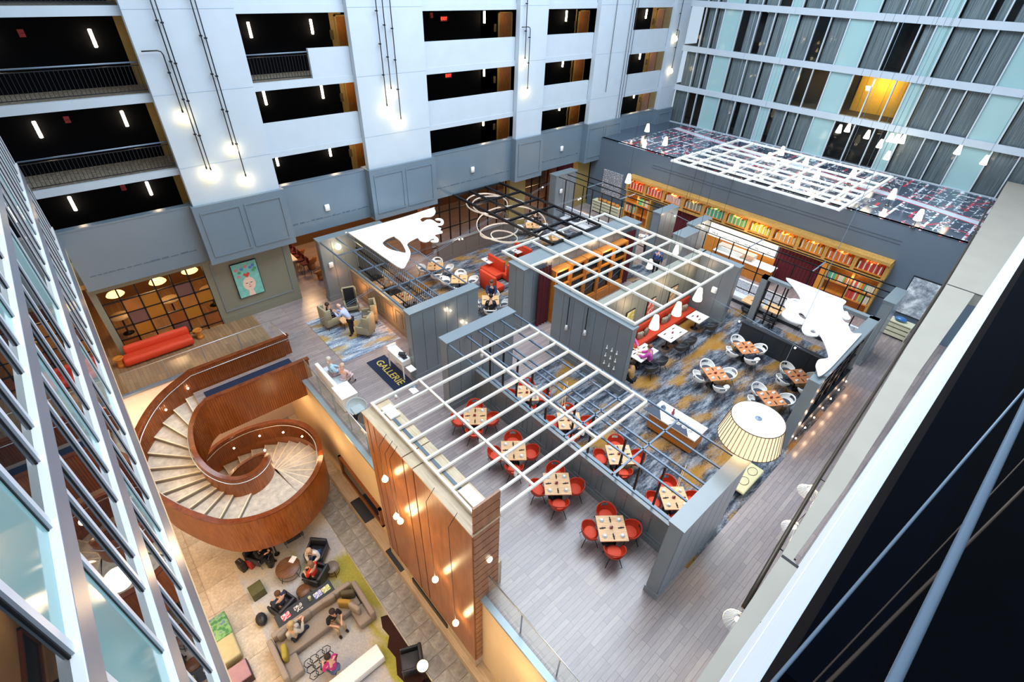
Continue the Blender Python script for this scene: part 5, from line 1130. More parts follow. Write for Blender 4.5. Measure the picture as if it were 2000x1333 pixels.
# damask backed benches on the right
for k, (x, y0, y1, s_) in enumerate(((26.9, 19.2, 23.4, 'behind the black grid'), (26.9, 3.0, 12.4, 'along the lattice right of the alcove'))):
    o = thing('damask_bench', 'white damask backed bench ' + s_, 'bench', (x, y0, 0)); g = MB(); g.box(-.1, 0, .1, .05, y1 - y0, 1.2); g.build('backrest', DAM, o); g = MB(); g.rbox(-.65, 0, .2, -.1, y1 - y0, .46, .05); g.build('seat', mat('pale_bench_vinyl', '#dcdcdc', .5), o); g = MB(); g.box(-.6, .02, 0, 0, y1 - y0 - .02, .2); g.build('plinth', NAVY, o)
for k, (px, py) in enumerate(((1470, 588), (1512, 603), (1580, 612), (1135, 418))):
    x, y, _ = at(px, py, .75); o = place(tabp, x, y, 0, 'small amber topped table beside the damask bench, %s' % ('leftmost of the right bench', 'middle of the right bench', 'under the white leaf panel', 'at the far bench')[k]); inst('napkin_roll', napd, (x, y, .75), .3, 'napkin roll on the small amber table %s' % ('leftmost by the bench', 'in the middle', 'under the leaf panel', 'at the far bench')[k], 'napkin')
    place(blc, x - .75, y - .15, 0, 'charcoal armchair facing the damask bench, %s' % ('leftmost', 'middle', 'under the white leaf panel', 'at the far bench')[k], 'charcoal armchairs')
for k, ((px, py), w_, l_, s_) in enumerate((((1187, 398), .6, 2.6, 'cream console with shelves below the lattice panel'), ((1757, 628), .6, 1.3, 'cream drawer chest below the abstract painting'))):
    x, y, _ = at(px, py, .9); x = min(x, 30.4); o = thing('console_cabinet', s_, 'cabinet', (x, y, 0)); g = MB(); g.box(-w_ / 2, -l_ / 2, .86, w_ / 2, l_ / 2, .92); g.build('top', mat('cream_lacquer', '#d9d3b4', .4), o)
    for j in range(3): g = MB(); g.box(-w_ / 2 + .03, -l_ / 2 + .05, .1 + j * .26, w_ / 2 - .03, l_ / 2 - .05, .28 + j * .26); g.build('drawer', MATS['cream_lacquer'], o)
    for yy in (-l_ / 2 + .02, l_ / 2 - .05): g = MB(); g.box(-w_ / 2, yy, 0, w_ / 2, yy + .03, .86); g.build('side_panel', MATS['cream_lacquer'], o)
    if k: g = MB(); g.ell((0, 0, .12), (.2, .3, .12), 12, 6); tag(g.build('blue_ornament', mat('blue_glass', '#3a6fa8', .2), loc=(x, y, .92)), 'blue glass ornament on the cream drawer chest', 'ornament')
    else:
        for j in range(5): inst('bread_loaf', bpy.data.objects['pastry'].data, (x, y - .9 + j * .4, .92), 0, 'golden loaf on the cream console', 'bread', 'loaves on the console').scale = (2, 2, 2)
# sideboard
sb = thing('buffet_sideboard', 'oak sideboard with a white top on the carpet, centre right', 'sideboard', (14.5, 5.65, 0), math.radians(2))
g = MB(); g.box(-.45, -1.0, .12, .45, 1.0, .86); g.build('body', OAKO, sb); g = MB(); g.box(-.5, -1.05, .86, .5, 1.05, .92); g.build('worktop', WHITEG, sb)
for k in range(2): g = MB(); g.prism([(-.5, -.75 + k * 1.2), (.1, -.3 + k * 1.2), (.1, -.3 + k * 1.2 + .1), (-.5, .1 + k * 1.2)], .921, .935); g.build('runner', mat('slate_runner', '#434b5c', .8), sb)
for sx in (-.38, .34):
    for sy in (-.9, .86): g = MB(); g.box(sx, sy, 0, sx + .05, sy + .05, .12); g.build('leg', BLACK, sb)
for k in range(7): inst('cup', cupd, (14.35 + .13 * (k % 2), 5.0 + .13 * k, .92), 0, 'white cup in the row on the oak sideboard', 'cup', 'cups on the sideboard').scale = (1.3, 1.3, 1.5)
g = MB(); g.lathe([(.05, 0), (.07, .1), (.03, .22), (.04, .3)], n=12); inst('red_vase', g.data('red_vase', mat('red_vase_glaze', '#9a2038', .3)), (14.6, 5.95, .92), 0, 'dark red vase on the oak sideboard', 'vase')
g = MB(); g.lathe([(.09, 0), (.11, .08), (.05, .16), (.03, .2)], n=14); inst('steel_pot', g.data('steel_pot', STEEL), (14.6, 6.4, .92), 0, 'steel pot on the oak sideboard', 'pot')
o = thing('wire_bench', 'cream low bench with an oval wire pattern half hidden by the near wall', 'bench', at(1462, 930, .4)); g = MB(); g.rbox(-.9, -.28, -.1, .7, .28, .0, .05); g.build('seat', mat('cream_seat', '#cfc59a', .7), o)
for k in (-.35, .3): g = MB(); g.tube([(k + .22 * math.cos(2 * PI * j / 16), .16 * math.sin(2 * PI * j / 16), .01) for j in range(16)], .008, 4, True); g.build('wire_oval', BLACK, o); g = MB(); g.box(k - .3, -.2, -.4, k - .26, .2, -.1); g.build('leg', BLACK, o)
# ------------------------------------------------------------------ lounge
def wing(label, m, cush, x, y, rz):
    t_ = thing('wing_chair', label, 'chair', (x, y, 0), rz)
    g = MB(); g.rbox(-.33, -.34, .22, .38, .34, .46, .06); g.build('seat', m, t_); g = MB(); g.rbox(-.26, -.26, .46, .36, .26, .52, .04); g.build('seat_cushion', cush, t_)
    g = MB(); g.rbox(-.42, -.34, .24, -.3, .34, 1.28, .05); g.build('backrest', m, t_); g = MB(); g.box(-.3, -.26, .5, -.285, .26, 1.24); g.build('back_lining', cush, t_)
    for s_ in (-1, 1): g = MB(); g.rbox(-.36, s_ * .34 - .04, .24, .34, s_ * .34 + .04, .66, .03); g.rbox(-.38, s_ * .34 - .035, .6, -.08, s_ * .34 + .035, 1.22, .03); g.build('arm', m, t_)
    for sx in (-.3, .3):
        for sy in (-.28, .28): g = MB(); g.tube([(sx, sy, .24), (sx * 1.1, sy * 1.1, 0)], [.025, .015]); g.build('leg', WALNUT, t_)
    return t_
PUT = mat('putty_leather', '#a39c80', .5, var=.08)
wing('putty wing chair with black lining at the left, occupied by a dark figure', PUT, CHAR, 7.35, 21.5, .1)
wing('wing chair with black lining facing the viewer behind the standing man', PUT, CHAR, 8.85, 22.2, -1.9)
wing('putty wing chair seen from behind at the front of the rug', PUT, mat('grey_lining', '#6d6a66', .8), 8.35, 19.75, 2.2)
wing('putty wing chair close to the brass lit low wall', PUT, mat('grey_lining', '#6d6a66', .8), 9.05, 20.6, 2.75)
o = thing('wooden_side_table', 'small square wooden table between the wing chairs', 'table', (7.95, 21.0, 0)); g = MB(); g.box(-.3, -.3, .4, .3, .3, .46); g.build('top', TABLE, o)
for sx in (-.26, .22):
    for sy in (-.26, .22): g = MB(); g.box(sx, sy, 0, sx + .04, sy + .04, .4); g.build('leg', WALNUT, o)
o = thing('host_stand', 'white host stand beside the entrance mat', 'desk', (8.25, 16.05, 0)); g = MB(); g.box(-.3, -.55, .8, .15, .75, 1.05); g.build('desk_box', WHITEG, o); g = MB(); g.box(-.3, .7, 1.05, .15, .75, 1.2); g.build('back_rim', WHITEG, o)
for sx in (-.3, .1):
    for sy in (-.55, .7): g = MB(); g.box(sx, sy, 0, sx + .05, sy + .05, .8); g.build('leg', WHITEG, o)
for k in range(3): g = MB(); g.rbox(-.1, -.15, 0, .1, .15, .05, .02); tag(g.build('menu_stack', CHAR, loc=(8.2, 15.75 + .08 * k, 1.051 + .052 * k), rz=.4 * k), 'dark menu piled on the white host stand, %s' % ('lowest', 'middle', 'top')[k], 'menu')
mt = thing('entrance_mat', 'navy entrance mat with gold letters reading GALLERIE', 'mat', (7.72, 16.4, 0)); g = MB(); g.box(-.48, -1.3, 0, .48, 1.3, .015); g.build('pile', MATS['navy_mat'], mt)
letters('GALLERIE', .5, mat('gold_letters', '#d6bd55', .6, var=.05), mt, (0, 0, .019), (0, 0, -PI / 2), .003, True, .002)
o = thing('paper_sheet', 'white sheet of paper on the planks below the mat', 'paper', at(808, 763, 0)); g = MB(); g.box(-.15, -.2, 0, .15, .2, .006); g.build('sheet', PORC, o)
o = thing('leaflet_stand', 'slim white leaflet stand beside the host stand', 'stand', (8.05, 14.95, 0)); g = MB(); g.tube([(0, 0, 0), (0, 0, 1.0)], .015); g.lathe([(.15, 0), (.14, .02)], n=14); g.build('pole', STEEL, o); g = MB(); g.box(-.15, -.2, .98, .15, .2, 1.02); g.build('tray', WHITEG, o)
# sofa, table, tub chairs by the rail
o = thing('white_settee', 'white settee with its back to the glass rail', 'sofa', (5.35, 17.2, 0)); g = MB(); g.rbox(-.3, -.95, .0, -.12, .95, .82, .05); g.build('backrest', WHITEG, o); g = MB(); g.rbox(-.12, -.9, .1, .45, .9, .44, .05); g.build('seat', mat('pale_seat', '#c9cfd2', .8), o)
o = thing('white_cabinet', 'white topped low cabinet at the end of the settee', 'cabinet', (5.3, 15.75, 0)); g = MB(); g.box(-.32, -.45, .05, .32, .45, .74); g.build('body', WHITEG, o); g = MB(); g.box(-.35, -.48, .74, .35, .48, .78); g.build('top', WHITEG, o)
def tub(label, x, y, rz, m, z=0, cm=None, h=.78):
    t_ = thing('tub_chair', label, 'chair', (x, y, z), rz); shell_mesh(.36, h, .62, 0, 50).build('shell', m, t_); g = MB(); g.rbox(-.22, -.24, .42, .26, .24, .5, .05); g.build('seat_cushion', cm or m, t_); g = MB(); g.lathe([(.2, 0), (.22, .1), (.24, .42)], n=20); g.build('base', BLACK if cm is None else m, t_); return t_
tub('light grey tub chair behind the white cabinet', 5.3, 14.75, -PI / 2, LGREY); tub('light grey tub chair tucked behind the brown block', 5.15, 12.75, PI / 2, LGREY)
o = thing('round_table', 'round dark table between the two grey tub chairs', 'table', (5.35, 13.8, 0)); g = MB(); g.lathe([(.42, .7), (.43, .72), (.42, .74)], n=32); g.build('top', mat('smoked_top', '#4f4a42', .3), o); g = MB(); g.lathe([(.25, 0), (.04, .04), (.035, .7)], n=16); g.build('pedestal', BLACK, o)
g = MB(); g.lathe([(.04, 0), (.03, .1), (.05, .16), (.03, .22)], n=12); inst('red_figurine', g.data('red_figurine', mat('red_vase_glaze', '#9a2038', .3)), (5.35, 13.85, .74), 0, 'small dark red vase on the round dark table', 'vase')
# bar area
TUBB = mat('cognac_leather', '#a5642f', .45, var=.1); 
for k, ((px, py), s_) in enumerate((((583, 492), 'farthest'), ((606, 508), 'middle'), ((625, 528), 'nearest'))):
    x, y, _ = at(px, py, .6); tub('cognac leather tub chair in the bar row beside the lounge wall, ' + s_, x, y, PI / 2 + .4, TUBB, cm=TUBB, h=.85)
o = thing('bar_counter', 'white topped high counter with red stools at the bar entrance', 'counter', (7.95, 28.9, 0)); g = MB(); g.box(-.35, -1.4, 1.0, .35, 1.4, 1.06); g.build('top', PORC, o)
for y in (-1.2, 1.1): g = MB(); g.box(-.25, y, 0, .25, y + .1, 1.0); g.build('leg', mat('counter_leg', '#b09070', .6), o)
for k in range(5):
    t_ = thing('bar_stool', 'crimson bar stool beside the white counter, %s from the viewer' % ORD[k], 'stool', (8.6, 27.4 + k * .62, 0), PI, 'crimson bar stools'); g = MB(); g.rbox(-.2, -.2, .7, .2, .2, .78, .04); g.build('seat', CRIM, t_); g = MB(); g.rbox(-.22, -.2, .76, -.17, .2, 1.1, .02); g.build('backrest', CRIM, t_)
    for sx in (-.17, .17):
        for sy in (-.17, .17): g = MB(); g.tube([(sx, sy, .7), (sx * 1.2, sy * 1.2, 0)], .014, 5); g.build('leg', BLACK, t_)
for k, (x, y) in enumerate(((10.6, 27.5), (11.8, 28.3), (13.2, 27.6))):
    place(tabw, x, y, .2, 'white topped bar table behind the lounge wall, %s from the left' % ORD[k])
o = thing('bar_back_shelf', 'lit bottle shelf at the back of the bar', 'shelf', (18.5, 31.3, 0)); 
for z in (1.1, 1.7, 2.3): g = MB(); g.box(-2.5, -.2, z, 2.5, .1, z + .04); g.build('shelf', WALNUT, o)
g = MB(); g.lathe([(.04, 0), (.04, .2), (.015, .25), (.015, .33)], n=8); bd = [g.data('bottle', mat('bottle_%s' % s_, c, .15, var=.05)) for s_, c in (('amber', '#b06a20'), ('green', '#2e5a38'), ('clear', '#c9c4b0'))]
for j, z in enumerate((1.14, 1.74, 2.34)):
    for k in range(16): inst('bottle', bd[(k + j) % 3], (16.3 + k * .29, 31.2, z), 0, '%s glass bottle on the %s lit shelf at the back of the bar' % (('amber', 'green', 'clear')[(k + j) % 3], ('lower', 'middle', 'upper')[j]), 'bottle', '%s bottles on the %s bar shelf' % (('amber', 'green', 'clear')[(k + j) % 3], ('lower', 'middle', 'upper')[j]))
# red sofa and stump stools by the panel screen
o = thing('red_sofa', 'long orange red sofa in front of the panel screen', 'sofa', (.2, 24.5, 0)); g = MB(); g.rbox(-1.42, -.42, .08, 1.42, .2, .44, .12, 4); g.build('seat', RED, o); g = MB(); g.rbox(-1.25, .12, .3, 1.42, .38, .78, .11, 4); g.build('backrest', RED, o)
for x in (-1.1, 1.1): g = MB(); g.box(x, -.3, 0, x + .06, .2, .08); g.build('foot', BLACK, o)
for k, (px, py, s_) in enumerate(((385, 645, 'right'), (230, 700, 'left'))):
    x, y, _ = at(px, py, .45); g = MB(); g.lathe([(.19, 0), (.13, .1), (.12, .22), (.16, .36), (.21, .45), (.2, .47), (.15, .44)], n=20); o = g.build('stump_stool', OAKO, loc=(x, y, 0)); tag(o, 'hollowed amber wooden stool at the %s end of the red sofa' % s_, 'stool')
# tables and stools seen behind the panel screen
for k, (x, y) in enumerate(((-.6, 27.2), (1.6, 27.4), (3.4, 27.3))):
    t_ = thing('round_bar_table', 'round pale table in the room behind the panel screen, %s' % ('left', 'middle', 'right')[k], 'table', (x, y, 0)); g = MB(); g.lathe([(.45, .98), (.45, 1.02)], n=28); g.build('top', mat('pale_top', '#c9b48c', .4), t_); g = MB(); g.lathe([(.25, 0), (.04, .03), (.035, .98)], n=14); g.build('pedestal', BLACK, t_)
# ------------------------------------------------------------------ lobby furniture
def armch(label, x, y, rz, m=CHAR):
    t_ = thing('black_armchair', label, 'chair', (x, y, L + .015), rz)
    g = MB(); g.rbox(-.3, -.3, .26, .36, .3, .44, .05); g.build('seat', m, t_); g = MB(); g.rbox(-.42, -.36, .24, -.28, .36, .82, .05); g.build('backrest', m, t_)
    for s_ in (-1, 1): g = MB(); g.rbox(-.34, s_ * .36 - .045, .24, .34, s_ * .36 + .045, .62, .03); g.build('arm', m, t_); g = MB(); g.tube([(.33, s_ * .36, .62), (.33, s_ * .36, 0)], .014); g.tube([(-.36, s_ * .36, .3), (-.38, s_ * .36, 0)], .014); g.build('leg', STEEL, t_)
    return t_
def P2(px, py, z=.45): q = at(px, py, L + z); return q[0], q[1]
armch('black armchair holding the person in red', *P2(618, 1122), 2.05 + .1); armch('black armchair holding the person in navy, beside the console', *P2(552, 1182), 1.9)
armch('black armchair of the woman in white and jeans', *P2(618, 1078), 3.9); armch('black armchair of the man in black with suitcases', *P2(505, 1082), -1.0)
armch('empty black armchair half under the stair drum', *P2(568, 1040), -1.6); armch('black leather armchair with chrome arms on the maroon rug end', *P2(803, 1290), 2.7)
cn = thing('sofa_console', 'long black console table behind the grey sofa', 'table', (.63, 11.42, L + .015), .0); g = MB(); g.box(-1.07, -.26, .7, 1.07, .26, .75); g.build('top', mat('slate_black_top', '#33363c', .35), cn)
for sx in (-1.04, .98): g = MB(); g.box(sx, -.24, 0, sx + .06, .24, .7); g.build('leg', BLACK, cn)
def mag(dx, col, label, sx=.3, sy=.24):
    q = (.63 + dx, 11.42, L + .766); g = MB(); g.box(-sx / 2, -sy / 2, 0, sx / 2, sy / 2, .02); g.box(-sx * .3, -sy * .3, .02, sx * .2, sy * .1, .022); t = NT('cover'); f = t.noise(t.co(), 9, 3); t.base(t.ramp(f, [(.42, col), (.5, '#ece8e0'), (.6, col)]), .5); tag(g.build('magazine', t.m, loc=q, rz=.1), label, 'magazine')
mag(-.72, '#c93a5a', 'pink and red magazine on the black console'); mag(-.25, '#33343a', 'black and white patterned booklet on the black console'); mag(.5, '#7d86c9', 'lilac and white booklet on the black console'); mag(.82, '#a9b24a', 'lime green magazine at the right end of the console')
g = MB(); g.lathe([(.06, 0), (.03, .03), (.05, .12), (.06, .2)], n=12); inst('glass_vase', g.data('glass_vase', mat('pale_green_glass', '#b9c49a', .1)), (.63 + .2, 11.42, L + .766), 0, 'small pale glass vase on the black console', 'vase')
# the seat, its two returns, back and arms stand clear of each other
sf = thing('corner_sofa', 'taupe three sided sofa in the middle of the lobby rug', 'sofa', (.75, 10.6, L + .015))
g = MB(); g.rbox(-1.5, -.35, .1, 1.5, .42, .42, .06); g.build('seat', TAUPE, sf); g = MB(); g.rbox(-1.5, .36, .1, 1.5, .56, .82, .06); g.build('backrest', TAUPE, sf)
for s_ in (-1, 1): g = MB(); g.rbox(s_ * 1.3 - .25, -1.1, .1, s_ * 1.3 + .25, -.36, .425, .06); g.build('seat', TAUPE, sf); g = MB(); g.rbox(s_ * 1.62 - .1, -1.1, .1, s_ * 1.62 + .1, .5, .66, .05); g.build('arm', TAUPE, sf)
for k, (x, y, rz, c) in enumerate(((-.35, 10.95, .2, '#8f857a'), (.4, 11.0, .0, '#988c80'), (1.35, 11.0, -.1, '#9b8f83'), (2.0, 10.75, -.6, '#5f5742'), (1.95, 10.1, -1.2, '#a39686'), (-.6, 10.3, 1.3, '#a8983c'), (1.75, 10.5, -.8, '#b08a3c'), (-.1, 10.8, .3, '#c9c4bc'))):
    g = MB(); g.rbox(-.26, -.09, 0, .26, .09, .46, .08); tag(g.build('sofa_cushion', mat('cushion_%s' % c[1:], c, .9, var=.15, scale=18), loc=(x, y, L + .44), rz=rz), 'scatter cushion on the taupe sofa, %s' % ('taupe, left of centre', 'taupe, behind the seated pair', 'taupe, right back corner', 'dark olive with buttons, at right', 'light taupe on the right arm side', 'lime at the left', 'ochre and olive at the right', 'pale grey near the woman')[k], 'cushion')
def rtab(name, label, px, py, z, r, m, legs=3, lm=BLACK):
    x, y = P2(px, py, z); t_ = thing(name, label, 'table', (x, y, L + .015)); g = MB(); g.lathe([(r * .97, z - .03), (r, z - .015), (r * .97, z)], n=32); g.build('top', m, t_)
    for k in range(legs): a = 2 * PI * k / legs + .5; g = MB(); g.tube([(r * .7 * math.cos(a), r * .7 * math.sin(a), z - .03), (r * 1.0 * math.cos(a), r * 1.0 * math.sin(a), 0)], .013); g.build('leg', lm, t_)
    g = MB(); g.tube([(r * .92 * math.cos(2 * PI * j / 24), r * .92 * math.sin(2 * PI * j / 24), .12) for j in range(24)], .01, 4, True); g.build('ring', lm, t_); return t_
rtab('coffee_table', 'round walnut coffee table with a magazine on it', 562, 1109, .45, .47, wood('walnut_top', '#4a2c1a', '#8a5c3c', (1, 9, 1)), 4); rtab('side_table', 'small round walnut side table beside the console', 592, 1154, .45, .26, MATS['walnut_top']); rtab('side_table', 'small round grey wooden side table beside the person in red', 648, 1108, .45, .27, wood('grey_wood', '#6d625a', '#8c8078', (1, 9, 1)))
x, y = P2(572, 1094, .45); g = MB(); g.box(-.14, -.11, 0, .14, .11, .02); g.box(-.1, -.06, .02, .06, .02, .022); tag(g.build('magazine', PORC, loc=(x, y, L + .466), rz=.6), 'white magazine on the round walnut coffee table', 'magazine')
x, y = P2(500, 1150, .4); o = thing('ottoman', 'olive green cube ottoman at the left of the lobby rug', 'ottoman', (x, y, L + .0), .05); g = MB(); g.rbox(-.25, -.25, 0, .25, .25, .44, .03); g.build('body', mat('olive_leather', '#55552f', .6, var=.15), o)
def suitcase(px, py, rz, c, label, s=1.):
    x, y = P2(px, py, .3); t_ = thing('suitcase', label, 'suitcase', (x, y, L), rz); g = MB(); g.rbox(-.12 * s, -.2 * s, .04, .12 * s, .2 * s, .58 * s, .05); g.build('body', mat('luggage_%s' % c[1:], c, .5), t_); g = MB(); g.tube([(0, -.08, .58 * s), (0, -.08, .64 * s), (0, .08, .64 * s), (0, .08, .58 * s)], .012); g.build('handle', STEEL, t_)
    for sy in (-.14, .14): g = MB(); g.ell((0, sy * s, .03), (.03, .03, .03), 8, 5); g.build('wheel', BLACK, t_)
suitcase(472, 1105, .3, '#1a1416', 'black suitcase at the left edge of the lobby rug'); suitcase(487, 1101, .4, '#b02a24', 'small red suitcase between the black case and the man in black', .8); suitcase(528, 1096, -.6, '#15161a', 'black carry-on case at the right of the man in black', .9)
x, y = P2(518, 1212, .3); g = MB(); g.ell((0, 0, .18), (.2, .28, .18), 12, 7); g.tube([(0, -.12, .3), (0, 0, .42), (0, .12, .3)], .015); o = g.build('handbag', CHAR, loc=(x - .1, y + .2, L)); tag(o, 'black handbag on the floor at the left end of the console', 'bag')
wt = thing('wire_table', 'low table of interlaced black wire before the sofa', 'table', (.2, 9.35, L + .015))
for i in range(4):
    for j in range(3): g = MB(); cx, cy = (i - 1.5) * .22, (j - 1) * .24; g.tube([(cx + .15 * math.cos(2 * PI * k / 6 + j), cy + .15 * math.sin(2 * PI * k / 6 + j), .38 + .03 * ((k + i) % 2)) for k in range(6)], .014, 5, True); g.build('wire_ring', BLACK, wt)
for sx in (-.35, .35):
    for sy in (-.28, .28): g = MB(); g.tube([(sx, sy, .38), (sx * .6, sy * .6, 0)], .012); g.build('leg', BLACK, wt)
wb = thing('white_bench', 'long bright white bench at the bottom of the lobby rug', 'bench', (.85, 8.3, L + .015), .0); g = MB(); g.rbox(-.9, -.28, .08, 1.12, .28, .45, .03); g.build('body', WHITEG, wb); g = MB(); g.box(-.88, -.25, 0, 1.1, .25, .08); g.build('plinth', BLACK, wb)
fl_ = thing('floor_lamp', 'round glowing floor lamp with a brown rim at the bottom edge', 'lamp', (2.66, 6.5, L)); g = MB(); g.lathe([(.02, 1.5), (.2, 1.5), (.21, 1.56)], n=24); g.build('shade', mat('lamp_rim', '#3b2a1c', .5), fl_); g = MB(); g.lathe([(.02, 1.565), (.19, 1.57)], n=24); g.build('diffuser', mat('soft_lamp_disc', '#fff1d0', .5, emit='#ffe6b8', es=1.6, var=.02), fl_); g = MB(); g.tube([(0, 0, 0), (0, 0, 1.5)], .02); g.lathe([(.18, 0), (.16, .03)], n=20); g.build('pole', BLACK, fl_)
gs = thing('green_daybed', 'cream daybed with a green patterned throw at the left wall of the lobby', 'sofa', (-2.2, 12.4, L)); g = MB(); g.rbox(-.45, -1.0, .1, .45, .9, .5, .06); g.build('seat', mat('cream_sofa', '#b5ab84', .8), gs); g = MB(); g.rbox(-.46, -.1, .49, .46, .85, .54, .02); t = NT('green_throw'); f = t.noise(t.co(), 6, 3); t.base(t.ramp(f, [(.4, '#3f7a4c'), (.55, '#7fa86a'), (.65, '#5f7a8a')]), .9); g.build('throw', t.m, gs)
gp = thing('maroon_stool', 'dark stool with a mauve top next to the daybed', 'stool', (-2.05, 10.85, L)); g = MB(); g.box(-.35, -.35, 0, .35, .35, .36); g.build('body', mat('maroon_body', '#3a1a22', .6), gp); g = MB(); g.rbox(-.33, -.33, .36, .33, .33, .44, .03); g.build('top', mat('mauve_top', '#a8838c', .7), gp)
lb = thing('lobby_bar_table', 'tall black side table with white cups half under the stair drum', 'table', (*P2(533, 1065, .7), L)); g = MB(); g.lathe([(.24, .98), (.24, 1.0)], n=20); g.build('top', BLACK, lb); g = MB(); g.lathe([(.2, 0), (.03, .03), (.025, .98)], n=12); g.build('pedestal', BLACK, lb)
# ------------------------------------------------------------------ people
SK = {'light': mat('skin_light', '#e0b094', .6, var=.05), 'mid': mat('skin_mid', '#c08a68', .6, var=.05)}
def skin(name, V, E, m, parent, lvl=1):
    """V: {joint: (x, y, z, rx[, ry])}; the surface grows round the edges"""
    ks = list(V); me = bpy.data.meshes.new(name); me.from_pydata([V[k][:3] for k in ks], [(ks.index(a), ks.index(b)) for a, b in E], []); me.materials.append(m)
    o = bpy.data.objects.new(name, me); C.objects.link(o); o.parent = parent
    md = o.modifiers.new('skin', 'SKIN'); md.use_smooth_shade = True
    for i, k in enumerate(ks): sv = me.skin_vertices[0].data[i]; r = V[k][3]; sv.radius = (r, V[k][4] if len(V[k]) > 4 else r); sv.use_root = (i == 0)
    s_ = o.modifiers.new('sub', 'SUBSURF'); s_.levels = s_.render_levels = lvl; return o
def person(loc, rz, pose, label, shirt, pants, hair='#3a2a20', sk='light', lean=.0, hairlen=0, bald=False, skirt=False, arms='lap', sc=1., sleeves='long', shoes='#1a1a1c'):
    t_ = thing('person', label, 'person', loc, rz); t_.scale = (sc * 1.06,) * 3
    sit = pose == 'sit'; hz = .52 if sit else .93; ln = lean
    J = {'pelvis': (0, 0, hz, .13, .11), 'waist': (.02 + ln * .3, 0, hz + .18, .12, .10), 'chest': (.03 + ln * .7, 0, hz + .38, .15, .11), 'neck': (.03 + ln, 0, hz + .54, .052), 'jaw': (.055 + ln * 1.15, 0, hz + .63, .066, .07), 'head': (.05 + ln * 1.3, 0, hz + .74, .088, .098), 'crown': (.035 + ln * 1.35, 0, hz + .82, .06, .07)}
    E = [('pelvis', 'waist'), ('waist', 'chest'), ('chest', 'neck'), ('neck', 'jaw'), ('jaw', 'head'), ('head', 'crown')]; n1 = hz + .47
    for s_, q in ((1, 'l'), (-1, 'r')):
        sx = ln * .85
        J['sh' + q] = (.02 + sx, s_ * .185, n1, .062)
        if arms == 'lap': J['el' + q] = (.1 + sx * .7, s_ * .25, n1 - .27, .045); J['wr' + q] = (.32 + sx * .4, s_ * .12, n1 - .33, .028)
        elif arms == 'down': J['el' + q] = (.03 + sx, s_ * .25, n1 - .29, .045); J['wr' + q] = (.1 + sx, s_ * .25, n1 - .55, .028)
        elif arms == 'table': J['el' + q] = (.2 + sx, s_ * .25, n1 - .2, .045); J['wr' + q] = (.42 + sx, s_ * .14, n1 - .22, .028)
        else: J['el' + q] = (.16 + sx, s_ * .24, n1 - .22, .045); J['wr' + q] = (.36 + sx, s_ * .1, n1 - .08, .028)
        w = Vector(J['wr' + q][:3]); d = (w - Vector(J['el' + q][:3])).normalized(); J['pa' + q] = (*(w + d * .07), .032, .018)
        E += [('chest', 'sh' + q), ('sh' + q, 'el' + q), ('el' + q, 'wr' + q), ('wr' + q, 'pa' + q)]
        side = Vector((0, 1, 0)); side = (side - d * side.dot(d)).normalized(); dn = d.cross(side) * (-1 if d.cross(side).z > 0 else 1)
        for k, (off, ln_) in enumerate(((-.027, .055), (-.01, .066), (.009, .062), (.026, .05))):
            a = w + d * .09 + side * off; J['f%d%s' % (k, q)] = (*a, .0095); J['g%d%s' % (k, q)] = (*(a + d * ln_ * .6 + dn * .008), .009); J['h%d%s' % (k, q)] = (*(a + d * ln_ + dn * .035), .008)
            E += [('pa' + q, 'f%d%s' % (k, q)), ('f%d%s' % (k, q), 'g%d%s' % (k, q)), ('g%d%s' % (k, q), 'h%d%s' % (k, q))]
        a = w + d * .03 - side * s_ * .035; J['t0' + q] = (*a, .011); J['t1' + q] = (*(a + d * .045 - side * s_ * .02 + dn * .015), .009); E += [('wr' + q, 't0' + q), ('t0' + q, 't1' + q)]
        J['hi' + q] = (.0, s_ * .09, hz - .03, .092)
        if sit: J['kn' + q] = (.44, s_ * .13, .5, .06); J['an' + q] = (.42, s_ * .13, .1, .04); J['to' + q] = (.58, s_ * .14, .045, .035)
        else: J['kn' + q] = (.03, s_ * .1, .5, .06); J['an' + q] = (0, s_ * .1, .09, .04); J['to' + q] = (.16, s_ * .12, .04, .035)
        E += [('pelvis', 'hi' + q), ('hi' + q, 'kn' + q), ('kn' + q, 'an' + q), ('an' + q, 'to' + q)]
    skin('body', J, E, SK[sk], t_)
    def sub(name, keys, add, m):
        V = {k: tuple(J[k][:3]) + tuple(r + add for r in J[k][3:]) for k in keys}; skin(name, V, [(a, b) for a, b in E if a in V and b in V], m, t_)
    cm = lambda c: mat('cloth_%s' % c[1:], c, .85, var=.2, scale=12)
    up = ['chest', 'waist', 'pelvis', 'shl', 'shr', 'ell', 'elr'] + (['wrl', 'wrr'] if sleeves == 'long' else [])
    sub('shirt', up, .026, cm(shirt)); sub('trousers', ['pelvis', 'hil', 'hir', 'knl', 'knr'] + (['anl', 'anr'] if not skirt else []), .014, cm(pants))
    for q in 'lr': sub('shoe', ['an' + q, 'to' + q], .012, cm(shoes))
    hx, hy, hzz = J['head'][:3]
    if not bald:
        g = MB(); g.ell((hx - .025, 0, hzz + .045), (.112, .108, .105), 14, 9)
        if hairlen: g.ell((hx - .07, 0, hzz - .06 - hairlen / 3), (.075, .1, .11 + hairlen / 2), 12, 8)
        g.build('hair', mat('hair_%s' % hair[1:], hair, .7, var=.3, scale=30), t_)
    else: g = MB(); g.ell((hx - .06, 0, hzz - .02), (.07, .1, .05), 12, 6); g.build('hair', mat('hair_grey', '#b9b2a8', .7), t_)
